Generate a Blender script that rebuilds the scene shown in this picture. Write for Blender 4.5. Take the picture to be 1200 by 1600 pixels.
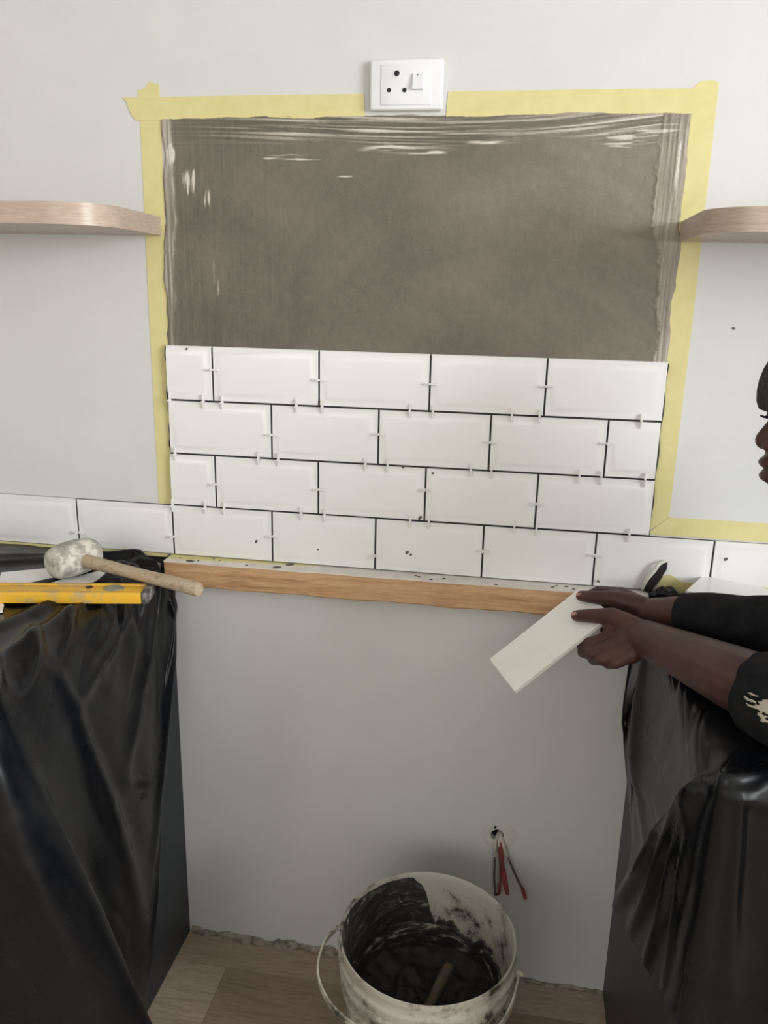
import bpy, bmesh, math, random
import numpy as np
from mathutils import Vector, Matrix, Quaternion

for o in list(bpy.data.objects):
    bpy.data.objects.remove(o, do_unlink=True)
SC = bpy.context.scene
COL = SC.collection
random.seed(7)

# ------------------------------------------------------------------ camera
FPX, YAW, PITCH, ROLL = 1280.84, -0.161508, -0.271039, 0.021127
CAM = Vector((0.65968, -1.46939, 1.44175))
fwd = Vector((math.sin(YAW)*math.cos(PITCH), math.cos(YAW)*math.cos(PITCH), math.sin(PITCH)))
rgt = Vector((math.cos(YAW), -math.sin(YAW), 0))
upv = rgt.cross(fwd)
r2 = math.cos(ROLL)*rgt + math.sin(ROLL)*upv
u2 = -math.sin(ROLL)*rgt + math.cos(ROLL)*upv
cd = bpy.data.cameras.new('camera')
cd.sensor_fit = 'HORIZONTAL'
cd.sensor_width = 36.0
cd.lens = FPX/1200*36.0
cd.clip_start = 0.02
cam = bpy.data.objects.new('camera', cd)
COL.objects.link(cam)
cam.matrix_world = Matrix(((r2.x, u2.x, -fwd.x, CAM.x), (r2.y, u2.y, -fwd.y, CAM.y),
                           (r2.z, u2.z, -fwd.z, CAM.z), (0, 0, 0, 1)))
SC.camera = cam

# ------------------------------------------------------------------ light
w = bpy.data.worlds.new('sky')
SC.world = w
w.use_nodes = True
w.node_tree.nodes['Background'].inputs[0].default_value = (0.80, 0.88, 1.0, 1)
w.node_tree.nodes['Background'].inputs[1].default_value = 1.0


def area(name, loc, target, sx, sy, power, col):
    l = bpy.data.lights.new(name, 'AREA')
    l.shape = 'RECTANGLE'
    l.size, l.size_y, l.energy, l.color = sx, sy, power, col
    o = bpy.data.objects.new(name, l)
    COL.objects.link(o)
    o.location = loc
    o.rotation_euler = (Vector(target)-Vector(loc)).to_track_quat('-Z', 'Y').to_euler()
    return o


area('daylight_right_window', (3.72, -2.1, 1.75), (0, -1.9, 1.55), 1.7, 1.25, 146, (0.98, 1.0, 1.0))
area('daylight_rear_window', (-0.5, -4.10, 1.75), (-0.5, 0, 1.6), 1.9, 1.3, 20, (1.0, 0.93, 0.84))
SC.view_settings.view_transform = 'Standard'
SC.view_settings.look = 'None'
SC.view_settings.exposure = 0.0
SC.view_settings.gamma = 1.0
SC.view_settings.use_curve_mapping = False


# ------------------------------------------------------------------ helpers
def srgb(r, g, b):
    f = lambda c: (c/255/12.92) if c/255 <= 0.04045 else ((c/255+0.055)/1.055)**2.4
    return (f(r), f(g), f(b), 1)


def newmat(name):
    m = bpy.data.materials.new(name)
    m.use_nodes = True
    nt = m.node_tree
    b = nt.nodes['Principled BSDF']
    return m, nt, b


def N(nt, t, **kw):
    n = nt.nodes.new(t)
    for k, v in kw.items():
        if k in n.inputs:
            n.inputs[k].default_value = v
        else:
            setattr(n, k, v)
    return n


def ramp(nt, fac, stops):
    r = nt.nodes.new('ShaderNodeValToRGB')
    e = r.color_ramp.elements
    while len(e) < len(stops):
        e.new(0.5)
    for i, (p, c) in enumerate(stops):
        e[i].position = p
        e[i].color = c if len(c) == 4 else (*c, 1)
    nt.links.new(fac, r.inputs[0])
    return r


def coords(nt, scale=(1, 1, 1), rot=(0, 0, 0), loc=(0, 0, 0), kind='Object'):
    tc = nt.nodes.new('ShaderNodeTexCoord')
    mp = nt.nodes.new('ShaderNodeMapping')
    mp.inputs['Scale'].default_value = scale
    mp.inputs['Rotation'].default_value = rot
    mp.inputs['Location'].default_value = loc
    nt.links.new(tc.outputs[kind], mp.inputs[0])
    return mp.outputs[0]


def simple(name, c1, c2=None, rough=0.5, scale=20, bump=0.0, bscale=200, spec=0.5, stretch=(1, 1, 1), lo=0.35, hi=0.65, metal=0):
    m, nt, b = newmat(name)
    b.inputs['Roughness'].default_value = rough
    b.inputs['Specular IOR Level'].default_value = spec
    b.inputs['Metallic'].default_value = metal
    v = coords(nt, stretch)
    if c2 is None:
        c2 = tuple(x*0.94 for x in c1[:3])+(1,)
    n = N(nt, 'ShaderNodeTexNoise', Scale=scale, Detail=6.0, Roughness=0.6)
    nt.links.new(v, n.inputs['Vector'])
    r = ramp(nt, n.outputs['Fac'], [(lo, c1), (hi, c2)])
    nt.links.new(r.outputs[0], b.inputs['Base Color'])
    if bump:
        n2 = N(nt, 'ShaderNodeTexNoise', Scale=bscale, Detail=5.0)
        nt.links.new(v, n2.inputs['Vector'])
        bp = N(nt, 'ShaderNodeBump', Strength=bump, Distance=0.002)
        nt.links.new(n2.outputs['Fac'], bp.inputs['Height'])
        nt.links.new(bp.outputs[0], b.inputs['Normal'])
    return m


def link(o, parent=None):
    COL.objects.link(o)
    if parent is not None:
        o.parent = parent
    return o


def tag(o, label=None, cat=None, group=None, kind=None):
    for k, v in (('label', label), ('category', cat), ('group', group), ('kind', kind)):
        if v:
            o[k] = v
    return o


def empty(name, loc, label, cat, group=None):
    o = bpy.data.objects.new(name, None)
    o.empty_display_size = 0.05
    o.location = loc
    link(o)
    return tag(o, label, cat, group)


def fin(name, bm, m, parent=None, smooth=True, angle=35, loc=None):
    """bmesh (world coordinates) -> mesh object; loc moves the origin, a parent keeps the world place"""
    bmesh.ops.recalc_face_normals(bm, faces=bm.faces)
    me = bpy.data.meshes.new(name)
    bm.to_mesh(me)
    bm.free()
    return finmesh(name, me, m, parent, smooth, angle, loc)


def finmesh(name, me, m, parent=None, smooth=True, angle=35, loc=None):
    if smooth:
        me.polygons.foreach_set('use_smooth', [True]*len(me.polygons))
        if angle < 180:
            me.set_sharp_from_angle(angle=math.radians(angle))
    me.materials.append(m)
    o = bpy.data.objects.new(name, me)
    base = Vector((0, 0, 0))
    if loc is not None:
        base = Vector(loc)
        me.transform(Matrix.Translation(-base))
    if parent is not None:
        o.location = base - Vector(parent.location)
    else:
        o.location = base
    return link(o, parent)


def box(bm, x0, x1, y0, y1, z0, z1, bev=0.0, seg=2):
    vs = [bm.verts.new((x, y, z)) for x in (x0, x1) for y in (y0, y1) for z in (z0, z1)]
    q = [(0, 1, 3, 2), (4, 6, 7, 5), (0, 4, 5, 1), (2, 3, 7, 6), (0, 2, 6, 4), (1, 5, 7, 3)]
    fs = [bm.faces.new([vs[i] for i in f]) for f in q]
    if bev:
        es = {e for f in fs for e in f.edges}
        bmesh.ops.bevel(bm, geom=list(es), offset=bev, segments=seg, affect='EDGES', profile=0.5)
    return fs


def prism(bm, pts, axis, lo, hi):
    """extrude a 2D outline; axis z: pts=(x,y); axis y: pts=(x,z); axis x: pts=(y,z)"""
    def P(p, h):
        return {'z': (p[0], p[1], h), 'y': (p[0], h, p[1]), 'x': (h, p[0], p[1])}[axis]
    a = [bm.verts.new(P(p, lo)) for p in pts]
    b = [bm.verts.new(P(p, hi)) for p in pts]
    bm.faces.new(a)
    bm.faces.new(b[::-1])
    n = len(pts)
    for i in range(n):
        bm.faces.new((a[i], a[(i+1) % n], b[(i+1) % n], b[i]))


def frame_of(d):
    d = Vector(d).normalized()
    t = Vector((0, 0, 1)) if abs(d.z) < 0.9 else Vector((1, 0, 0))
    a = d.cross(t).normalized()
    return d, a, d.cross(a).normalized()


def cone(bm, A, ra, B, rb, seg=16, cap=4):
    """tapered limb with rounded ends"""
    A, B = Vector(A), Vector(B)
    d, a, b = frame_of(B-A)
    rings = []
    for i in range(1, cap+1):
        t = math.pi/2*i/cap
        rings.append((A - d*ra*math.cos(t), ra*math.sin(t)))
    for i in range(cap, 0, -1):
        t = math.pi/2*i/cap
        rings.append((B + d*rb*math.cos(t), rb*math.sin(t)))
    vr = [[bm.verts.new(c + (a*math.cos(2*math.pi*k/seg)+b*math.sin(2*math.pi*k/seg))*r) for k in range(seg)] for c, r in rings]
    p0, p1 = bm.verts.new(A-d*ra), bm.verts.new(B+d*rb)
    for i in range(len(vr)-1):
        for k in range(seg):
            bm.faces.new((vr[i][k], vr[i][(k+1) % seg], vr[i+1][(k+1) % seg], vr[i+1][k]))
    for k in range(seg):
        bm.faces.new((p0, vr[0][(k+1) % seg], vr[0][k]))
        bm.faces.new((p1, vr[-1][k], vr[-1][(k+1) % seg]))


def ell(bm, c, r, rot=None, seg=20):
    M = Matrix.Translation(Vector(c))
    if rot is not None:
        M = M @ rot.to_4x4()
    M = M @ Matrix.Diagonal((*r, 1))
    bmesh.ops.create_uvsphere(bm, u_segments=seg, v_segments=seg//2+2, radius=1, matrix=M)


def tube(bm, pts, rad, seg=8, close=True):
    """sweep a circle along points; rad number or list"""
    pts = [Vector(p) for p in pts]
    n = len(pts)
    rs = rad if isinstance(rad, (list, tuple)) else [rad]*n
    d0, a, b = frame_of(pts[1]-pts[0])
    prev = d0
    rows = []
    for i, p in enumerate(pts):
        d = (pts[min(i+1, n-1)]-pts[max(i-1, 0)]).normalized()
        q = prev.rotation_difference(d)
        a = q @ a
        b = q @ b
        prev = d
        rows.append([bm.verts.new(p+(a*math.cos(2*math.pi*k/seg)+b*math.sin(2*math.pi*k/seg))*rs[i]) for k in range(seg)])
    for i in range(n-1):
        for k in range(seg):
            bm.faces.new((rows[i][k], rows[i][(k+1) % seg], rows[i+1][(k+1) % seg], rows[i+1][k]))
    if close:
        bm.faces.new(rows[0][::-1])
        bm.faces.new(rows[-1])


def lathe(bm, prof, c, seg=72, close=False):
    """profile (r,z) turned about a vertical axis through c"""
    rows = []
    for r, z in prof:
        rows.append([bm.verts.new((c[0]+r*math.cos(2*math.pi*k/seg), c[1]+r*math.sin(2*math.pi*k/seg), c[2]+z)) for k in range(seg)])
    n = len(rows)
    for i in range(n if close else n-1):
        A, B = rows[i], rows[(i+1) % n]
        for k in range(seg):
            bm.faces.new((A[k], A[(k+1) % seg], B[(k+1) % seg], B[k]))
    return rows


def crom(P, n):
    """Catmull-Rom resample of an (m,3) array to n points, even in chord parameter"""
    P = np.asarray(P, float)
    m = len(P)
    L = np.concatenate([[0], np.cumsum(np.sqrt(((P[1:]-P[:-1])**2).sum(-1))+1e-9)])
    L /= L[-1]
    return crom_t(P, L, np.linspace(0, 1, n))


def crom_t(P, L, t):
    m = len(P)
    i = np.clip(np.searchsorted(L, t, side='right')-1, 0, m-2)
    u = ((t-L[i])/(L[i+1]-L[i]))
    sh = (len(t),)+(1,)*(P.ndim-1)
    u = u.reshape(sh)
    p0, p1, p2, p3 = P[np.maximum(i-1, 0)], P[i], P[i+1], P[np.minimum(i+2, m-1)]
    return 0.5*((2*p1)+(-p0+p2)*u+(2*p0-5*p1+4*p2-p3)*u*u+(-p0+3*p1-3*p2+p3)*u**3)


def vnoise(x, y, seed=0):
    """smooth value noise in numpy"""
    rs = np.random.RandomState(seed)
    T = rs.rand(256, 256)
    xi, yi = np.floor(x).astype(int), np.floor(y).astype(int)
    fx, fy = x-xi, y-yi
    fx, fy = fx*fx*(3-2*fx), fy*fy*(3-2*fy)
    g = lambda a, b: T[a % 256, b % 256]
    return (g(xi, yi)*(1-fx)+g(xi+1, yi)*fx)*(1-fy)+(g(xi, yi+1)*(1-fx)+g(xi+1, yi+1)*fx)*fy


def fbm(x, y, seed=0, o=4):
    s, a, t = 0, 1, 0
    for k in range(o):
        s = s+a*vnoise(x*2**k+k*17.3, y*2**k+k*9.1, seed+k)
        t += a
        a *= 0.5
    return s/t


def gridmesh(name, G):
    nu, nv = G.shape[:2]
    idx = np.arange(nu*nv).reshape(nu, nv)
    F = np.stack([idx[:-1, :-1], idx[1:, :-1], idx[1:, 1:], idx[:-1, 1:]], -1).reshape(-1, 4)
    me = bpy.data.meshes.new(name)
    me.vertices.add(nu*nv)
    me.vertices.foreach_set('co', G.reshape(-1).astype(np.float32))
    me.loops.add(len(F)*4)
    me.loops.foreach_set('vertex_index', F.reshape(-1).astype(np.int32))
    me.polygons.add(len(F))
    me.polygons.foreach_set('loop_start', np.arange(0, len(F)*4, 4, dtype=np.int32))
    me.update(calc_edges=True)
    me.validate()
    return me


def gnormals(G):
    du = np.gradient(G, axis=0)
    dv = np.gradient(G, axis=1)
    n = np.cross(du, dv)
    return n/(np.linalg.norm(n, axis=-1, keepdims=True)+1e-9)


def bake(o, *mods):
    """add modifiers, evaluate, keep the result as the object's own mesh"""
    for t, kw in mods:
        m = o.modifiers.new(t.lower(), t)
        for k, v in kw.items():
            setattr(m, k, v)
    bpy.context.view_layer.update()
    dg = bpy.context.evaluated_depsgraph_get()
    me = bpy.data.meshes.new_from_object(o.evaluated_get(dg))
    o.modifiers.clear()
    o.data = me
    me.polygons.foreach_set('use_smooth', [True]*len(me.polygons))
    return o


# ------------------------------------------------------------------ materials
M = {}
M['wall'] = simple('wall_paint', srgb(218, 218, 216), srgb(214, 214, 212), 0.75, 6, 0.06, 260, 0.25)
M['wall_other'] = simple('room_paint', srgb(214, 213, 210), srgb(208, 207, 204), 0.8, 5, 0.05, 200, 0.2)
M['ceiling'] = simple('ceiling_paint', srgb(230, 229, 226), None, 0.85, 5, 0, 200, 0.2)
M['tile'] = simple('white_glaze', srgb(242, 241, 240), srgb(239, 238, 237), 0.24, 4, 0, 200, 0.5)
M['biscuit'] = simple('cream_tile', srgb(247, 245, 240), srgb(243, 240, 234), 0.4, 14, 0.05, 300, 0.4)
M['adh'] = simple('dark_adhesive', srgb(38, 37, 36), srgb(24, 23, 23), 0.6, 60, 0.4, 300, 0.4)
M['tape'] = simple('yellow_masking_tape', srgb(223, 214, 158), srgb(217, 208, 148), 0.7, 30, 0.12, 900, 0.25)
M['socket'] = simple('socket_white', srgb(238, 239, 240), srgb(234, 235, 236), 0.25, 10, 0, 100, 0.5)
M['hole'] = simple('black_hole', srgb(14, 14, 15), srgb(8, 8, 8), 0.5, 10)
M['spacer'] = simple('spacer_white', srgb(238, 237, 234), srgb(232, 231, 228), 0.4, 30)
M['cab_l'] = simple('charcoal_board_cool_light', srgb(38, 43, 50), srgb(34, 39, 45), 0.42, 40, 0.03, 500, 0.4)  # charcoal board with the bluish window reflection put into its colour
M['cab_r'] = simple('charcoal_board_warm_light', srgb(52, 49, 44), srgb(48, 45, 40), 0.45, 40, 0.03, 500, 0.4)  # browner copy of the charcoal board, its warmer light painted in
M['top'] = simple('worktop_stone', srgb(190, 186, 178), srgb(150, 146, 140), 0.35, 60)
M['plaster'] = simple('rough_plaster', srgb(176, 168, 156), srgb(110, 102, 92), 0.9, 60, 0.6, 120, 0.1)
M['patch'] = simple('smooth_filler', srgb(216, 213, 208), srgb(208, 205, 199), 0.85, 30, 0.25, 90, 0.1)
M['whitestrip'] = simple('white_painted_ledge', srgb(228, 224, 216), srgb(205, 200, 190), 0.6, 25, 0.2, 200, 0.3, lo=0.45, hi=0.8)
M['fleck'] = simple('dried_adhesive', srgb(112, 105, 95), srgb(80, 75, 68), 0.8, 80)
M['board'] = simple('brown_cardboard', srgb(196, 170, 130), srgb(180, 152, 112), 0.8, 30)


def wood(name, cols, axis_scale, rough=0.5, wscale=6, bump=0.15, fine=None):
    m, nt, b = newmat(name)
    b.inputs['Roughness'].default_value = rough
    b.inputs['Specular IOR Level'].default_value = 0.35
    v = coords(nt, axis_scale)
    n = N(nt, 'ShaderNodeTexNoise', Scale=wscale, Detail=7.0, Roughness=0.62, Distortion=0.6)
    nt.links.new(v, n.inputs['Vector'])
    r = ramp(nt, n.outputs['Fac'], cols)
    n2 = N(nt, 'ShaderNodeTexNoise', Scale=wscale*7, Detail=4.0)
    nt.links.new(v, n2.inputs['Vector'])
    mx = N(nt, 'ShaderNodeMix', data_type='RGBA', blend_type='MULTIPLY')
    mx.inputs[0].default_value = 0.55
    nt.links.new(r.outputs[0], mx.inputs[6])
    r2_ = ramp(nt, n2.outputs['Fac'], [(0.3, (0.62, 0.58, 0.54)), (0.6, (1, 1, 1))])
    nt.links.new(r2_.outputs[0], mx.inputs[7])
    nt.links.new(mx.outputs[2], b.inputs['Base Color'])
    bp = N(nt, 'ShaderNodeBump', Strength=bump, Distance=0.001)
    nt.links.new(n2.outputs['Fac'], bp.inputs['Height'])
    nt.links.new(bp.outputs[0], b.inputs['Normal'])
    return m


M['oak'] = wood('pale_oak_laminate', [(0.3, srgb(184, 164, 148)), (0.5, srgb(198, 179, 164)), (0.7, srgb(178, 158, 142))], (1.6, 1.6, 26), 0.32, 5, 0.05)
M['pine'] = wood('raw_pine', [(0.28, srgb(150, 112, 82)), (0.42, srgb(198, 156, 114)), (0.6, srgb(214, 176, 136)), (0.78, srgb(178, 140, 106))], (1.6, 34, 34), 0.75, 2.4, 0.5)
M['handle'] = wood('worn_ash_handle', [(0.3, srgb(150, 128, 104)), (0.5, srgb(196, 178, 154)), (0.7, srgb(176, 160, 138))], (14, 30, 30), 0.7, 3.0, 0.4)
M['floor'] = [wood('grey_oak_plank_%s' % s, c, (2.0, 22, 22), 0.5, 3, 0.15) for s, c in (
    ('dark', [(0.3, srgb(136, 118, 100)), (0.55, srgb(160, 142, 122)), (0.75, srgb(122, 104, 88))]),
    ('mid', [(0.3, srgb(152, 134, 116)), (0.55, srgb(174, 157, 138)), (0.75, srgb(138, 120, 103))]),
    ('pale', [(0.3, srgb(164, 148, 130)), (0.55, srgb(186, 170, 152)), (0.75, srgb(148, 131, 114))]))]


def plastic():
    m, nt, b = newmat('black_polythene')
    v = coords(nt)
    n = N(nt, 'ShaderNodeTexNoise', Scale=5.0, Detail=7.0, Roughness=0.65)
    nt.links.new(v, n.inputs['Vector'])
    r = ramp(nt, n.outputs['Fac'], [(0.35, srgb(10, 12, 15)), (0.55, srgb(14, 16, 20)), (0.78, srgb(36, 37, 38))])
    nt.links.new(r.outputs[0], b.inputs['Base Color'])
    rr = ramp(nt, n.outputs['Fac'], [(0.3, (0.22,)*3), (0.6, (0.32,)*3), (0.8, (0.55,)*3)])
    nt.links.new(rr.outputs[0], b.inputs['Roughness'])
    b.inputs['Specular IOR Level'].default_value = 0.32
    n2 = N(nt, 'ShaderNodeTexNoise', Scale=14.0, Detail=5.0, Distortion=0.6)
    nt.links.new(v, n2.inputs['Vector'])
    bp = N(nt, 'ShaderNodeBump', Strength=0.16, Distance=0.004)
    nt.links.new(n2.outputs['Fac'], bp.inputs['Height'])
    nt.links.new(bp.outputs[0], b.inputs['Normal'])
    return m


M['plastic'] = plastic()

# ------------------------------------------------------------------ room shell
X0, X1, Y1 = -1.9, 3.6, -4.0
bm = bmesh.new()
box(bm, X0-0.1, X1+0.1, 0, 0.14, -0.05, 2.65)
wall = fin('wall_back', bm, M['wall'], smooth=False)
tag(wall, kind='structure', label='white painted wall behind the tiles')
bm = bmesh.new()
bmesh.ops.create_cone(bm, cap_ends=True, segments=28, radius1=0.0135, radius2=0.0135, depth=0.2,
                      matrix=Matrix.Translation((0.6706, 0, 0.3543)) @ Matrix.Rotation(math.pi/2, 4, 'X'))
cut = fin('cutter', bm, M['wall'])
md = wall.modifiers.new('b', 'BOOLEAN')
md.operation = 'DIFFERENCE'
md.solver = 'EXACT'
md.object = cut
bpy.context.view_layer.update()
me = bpy.data.meshes.new_from_object(wall.evaluated_get(bpy.context.evaluated_depsgraph_get()))
wall.modifiers.clear()
wall.data = me
bpy.data.objects.remove(cut, do_unlink=True)


def wall_box(name, parts):
    b_ = bmesh.new()
    for p in parts:
        box(b_, *p)
    return tag(fin(name, b_, M['wall_other'], smooth=False), kind='structure', label='plain painted room wall')


wall_box('wall_left', [(X0-0.1, X0, Y1, 0, 0, 2.6)])
wall_box('wall_right', [(X1, X1+0.1, Y1, -3.0, 0, 2.6), (X1, X1+0.1, -1.2, 0, 0, 2.6),
                        (X1, X1+0.1, -3.0, -1.2, 0, 1.05), (X1, X1+0.1, -3.0, -1.2, 2.4, 2.6)])
wall_box('wall_front', [(X0, -1.5, Y1-0.1, Y1, 0, 2.6), (0.5, X1, Y1-0.1, Y1, 0, 2.6),
                        (-1.5, 0.5, Y1-0.1, Y1, 0, 1.05), (-1.5, 0.5, Y1-0.1, Y1, 2.4, 2.6)])
bm = bmesh.new()
box(bm, X0-0.1, X1+0.1, Y1-0.1, 0.14, 2.6, 2.7)
tag(fin('ceiling', bm, M['ceiling'], smooth=False), kind='structure', label='white ceiling')


def window(name, horiz, a0, a1, z0, z1, pos):
    b_ = bmesh.new()
    t = 0.05
    segs = [(a0, a1, z0, z0+t), (a0, a1, z1-t, z1), (a0, a0+t, z0, z1), (a1-t, a1, z0, z1), ((a0+a1)/2-t/2, (a0+a1)/2+t/2, z0, z1)]
    for p in segs:
        if horiz:
            box(b_, p[0], p[1], pos-0.03, pos+0.03, p[2], p[3])
        else:
            box(b_, pos-0.03, pos+0.03, p[0], p[1], p[2], p[3])
    tag(fin(name, b_, M['socket'], smooth=False), kind='structure', label='white window frame')


window('window_1', False, -3.0, -1.2, 1.05, 2.4, X1+0.05)
window('window_2', True, -1.5, 0.5, 1.05, 2.4, Y1-0.05)

bm = bmesh.new()
box(bm, X0-0.1, X1+0.1, Y1-0.1, 0.14, -0.1, -0.008)
floor = tag(fin('floor', bm, M['adh'], smooth=False), kind='structure', label='grey oak laminate plank floor')
PW = 0.0805
rnd = random.Random(3)
row = 0
y = -0.006
while y > Y1:
    if row < 16:
        wd = PW*2 if row >= 1 else PW
        if row == 0:
            xs = [X0, -0.9, 0.62, 1.8, X1]
        elif row == 1:
            xs = [X0, -1.1, 0.1085, 1.32, X1]
        else:
            s = rnd.uniform(-1.6, -0.7)
            xs = [X0, s, s+1.2, s+2.4, X1]
    else:
        wd = PW*2
        s = rnd.uniform(-1.6, -0.7)
        xs = [X0, s, s+1.2, s+2.4, X1]
    for a, b_ in zip(xs[:-1], xs[1:]):
        bm = bmesh.new()
        box(bm, a+0.0004, b_-0.0004, max(y-wd, Y1)+0.0004, y-0.0004, -0.008, 0.0)
        k = rnd.choice([0, 1, 1, 2])
        if row == 1:
            k = 2 if a < 0 else 0
        fin('plank', bm, M['floor'][k], floor, smooth=False, loc=((a+b_)/2, y, rnd.uniform(-0.0002, 0)))
    y -= wd
    row += 1

# ragged plaster edge where the wall meets the floor
nx = 240
xs = np.linspace(-0.005, 0.915, nx)
prof = 7
G = np.zeros((nx, prof, 3))
hgt = 0.004+0.015*np.clip(fbm(xs*34, xs*0+3, 5)-0.22, 0, 1)*np.where(xs < 0.33, 1.25, 0.6)
out = 0.003+0.012*fbm(xs*40, xs*0+9, 15)*np.where(xs < 0.33, 1.2, 0.7)
for j in range(prof):
    t = j/(prof-1)*math.pi/2
    G[:, j, 0] = xs
    G[:, j, 1] = 0.0005-out*math.sin(t)*(0.8+0.5*vnoise(xs*90, xs*0+j*2.3, 21))
    G[:, j, 2] = 0.0+hgt*math.cos(t)*(0.8+0.5*vnoise(xs*90, xs*0+j*3.1, 22))
finmesh('plaster_edge', gridmesh('plaster_edge', G), M['plaster'], wall, smooth=False)

# ------------------------------------------------------------------ cement skim on the wall
nx, nz = 600, 400
u = np.linspace(0, 1, nx)[:, None]*np.ones((1, nz))
v = np.linspace(0, 1, nz)[None, :]*np.ones((nx, 1))
zb, zt = 1.30, 1.713
zz = zb+(zt-zb)*v
xl = 0.0035+0.0085*np.clip((zz-1.33)/0.36, 0, 1)+0.007*(fbm(zz*20, zz*0+1, 31)-0.5)*2
xr = 0.9015-0.004*np.clip((zz-1.5)/0.2, 0, 1)+0.006*(fbm(zz*22, zz*0+6, 33)-0.5)*2
xx = xl+(xr-xl)*u
topw = 0.004*(fbm(xx*14, xx*0+2, 35)-0.5)*2
zz = zz+topw*np.clip((v-0.75)/0.25, 0, 1)
# zones of different strokes
sl = 1-np.clip((xx-xl-0.016-0.012*fbm(zz*22, zz*0, 41)+0.004)/0.004, 0, 1)                     # pale streaky strip on the left
wR = 0.034+0.010*np.sin((1.74-zz)*13)+0.009*(fbm(zz*9, zz*0, 43, 2)-0.5)*2+0.006*(fbm(zz*90, xx*60, 44, 3)-0.5)*2
sr = 1-np.clip((xr-xx-wR)/0.005, 0, 1)                                                      # pale strip on the right
st = np.clip((zz-1.668+0.034*(fbm(xx*4.2, xx*0, 45)-0.5)*2)/0.016, 0, 1)*np.clip((xx-0.03)/0.2, 0.25, 1)  # brushed top edge
strH = 0.5+1.3*(fbm(xx*7+zz*6, zz*420+xx*14*np.sin(xx*4), 51, 3)-0.5)
strV = fbm(xx*420, zz*9, 53, 4)
blotch = fbm(xx*9, zz*9, 55, 5)
mid = fbm(xx*120, zz*70, 57, 3)
sweep = fbm((xx*0.85-zz*0.5)*5, (xx*0.5+zz*0.85)*60, 58, 4)
rad_ = np.sqrt((xx-0.62)**2+(zz-1.18)**2)
ang_ = np.arctan2(zz-1.18, xx-0.62)
arcs = fbm(rad_*55, ang_*2.2, 73, 5)
grad = np.clip(1-(xx-0.03)/0.35, 0, 1)
base = 0.398+0.13*(blotch-0.5)+0.05*(mid-0.5)+0.03*(sweep-0.5)+0.11*grad*(strV-0.5)+0.17*(fbm(xx*2.6+zz*1.2, zz*5, 59, 3)-0.5)+0.07*(u-0.55)+0.05*(v-0.6)+0.06*(arcs-0.5)
val = base
val = val+st*(0.62*np.clip(strH-0.42, 0, 1)*2.0-0.05)
edgeV = np.clip(np.maximum(sl, sr), 0, 1)
val = val*(1-edgeV)+edgeV*(0.545+0.42*(strV-0.46)+0.55*(blotch-0.5))
# scraped pale spots


def spot(cx, cz, rx, rz, amp, seed, vertical=False):
    g = np.exp(-((xx-cx)/rx)**2-((zz-cz)/rz)**2)
    q_ = fbm(xx*260, zz*26, seed, 3) if vertical else fbm(xx*24, zz*360, seed, 3)
    return amp*np.clip(g*0.60+q_-0.97, 0, 0.3)*4.5


sp = spot(0.795, 1.672, 0.040, 0.014, 1.1, 61)+spot(0.85, 1.685, 0.06, 0.016, 0.6, 62)
sp = sp+spot(0.066, 1.612, 0.020, 0.034, 1.5, 63, True)+spot(0.028, 1.652, 0.009, 0.026, 1.3, 64, True)+spot(0.095, 1.585, 0.010, 0.024, 1.2, 71, True)
sp = sp+spot(0.245, 1.648, 0.08, 0.007, 1.0, 65)+spot(0.345, 1.617, 0.022, 0.005, 1.5, 66)
sp = sp+spot(0.42, 1.662, 0.09, 0.006, 1.0, 67)+spot(0.60, 1.668, 0.07, 0.006, 1.0, 68)+spot(0.49, 1.655, 0.05, 0.005, 0.9, 72)
sp = sp+spot(0.885, 1.62, 0.006, 0.09, 1.2, 69, True)+spot(0.105, 1.46, 0.008, 0.05, 0.7, 70, True)
val = np.clip(val+0.5*sp, 0.2, 1)
hh = 0.0016+0.0012*(blotch-0.5)+st*0.0022*(strH-0.5)+edgeV*(0.0016+0.003*(strV-0.5))+0.0005*(mid-0.5)+0.0004*(sweep-0.5)+0.0005*grad*(strV-0.5)
hh = hh+0.0003*np.exp(-((xr-xx-wR)/0.004)**2)+0.001*np.exp(-((xx-xl-0.02)/0.003)**2)
bd = np.minimum(np.minimum(u*nx/3, (1-u)*nx/3), (1-v)*nz/3)
hh = hh*np.clip(bd, 0, 1)
G = np.stack([xx, -hh-0.0004+0.0012*(1-np.clip(bd, 0, 1)), zz], -1)
me = gridmesh('cement_skim', G)
ca = me.color_attributes.new('tone', 'FLOAT_COLOR', 'POINT')
rgba = np.stack([val]*3+[np.ones_like(val)], -1)
ca.data.foreach_set('color', rgba.reshape(-1).astype(np.float32))
m, nt, b = newmat('cement_skim')
b.inputs['Roughness'].default_value = 0.62
b.inputs['Specular IOR Level'].default_value = 0.35
at = N(nt, 'ShaderNodeAttribute', attribute_name='tone')
rr = ramp(nt, at.outputs['Fac'], [(0.2, srgb(84, 80, 71)), (0.4, srgb(122, 116, 104)), (0.6, srgb(158, 151, 138)), (0.95, srgb(214, 208, 198))])
n = N(nt, 'ShaderNodeTexNoise', Scale=380.0, Detail=4.0)
nt.links.new(coords(nt), n.inputs['Vector'])
mx = N(nt, 'ShaderNodeMix', data_type='RGBA', blend_type='MULTIPLY')
mx.inputs[0].default_value = 0.4
nt.links.new(rr.outputs[0], mx.inputs[6])
r3 = ramp(nt, n.outputs['Fac'], [(0.3, (0.72, 0.72, 0.72)), (0.6, (1, 1, 1))])
nt.links.new(r3.outputs[0], mx.inputs[7])
nt.links.new(mx.outputs[2], b.inputs['Base Color'])
bp = N(nt, 'ShaderNodeBump', Strength=0.25, Distance=0.001)
nt.links.new(n.outputs['Fac'], bp.inputs['Height'])
nt.links.new(bp.outputs[0], b.inputs['Normal'])
finmesh('cement_skim', me, m, wall, angle=180)
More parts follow.
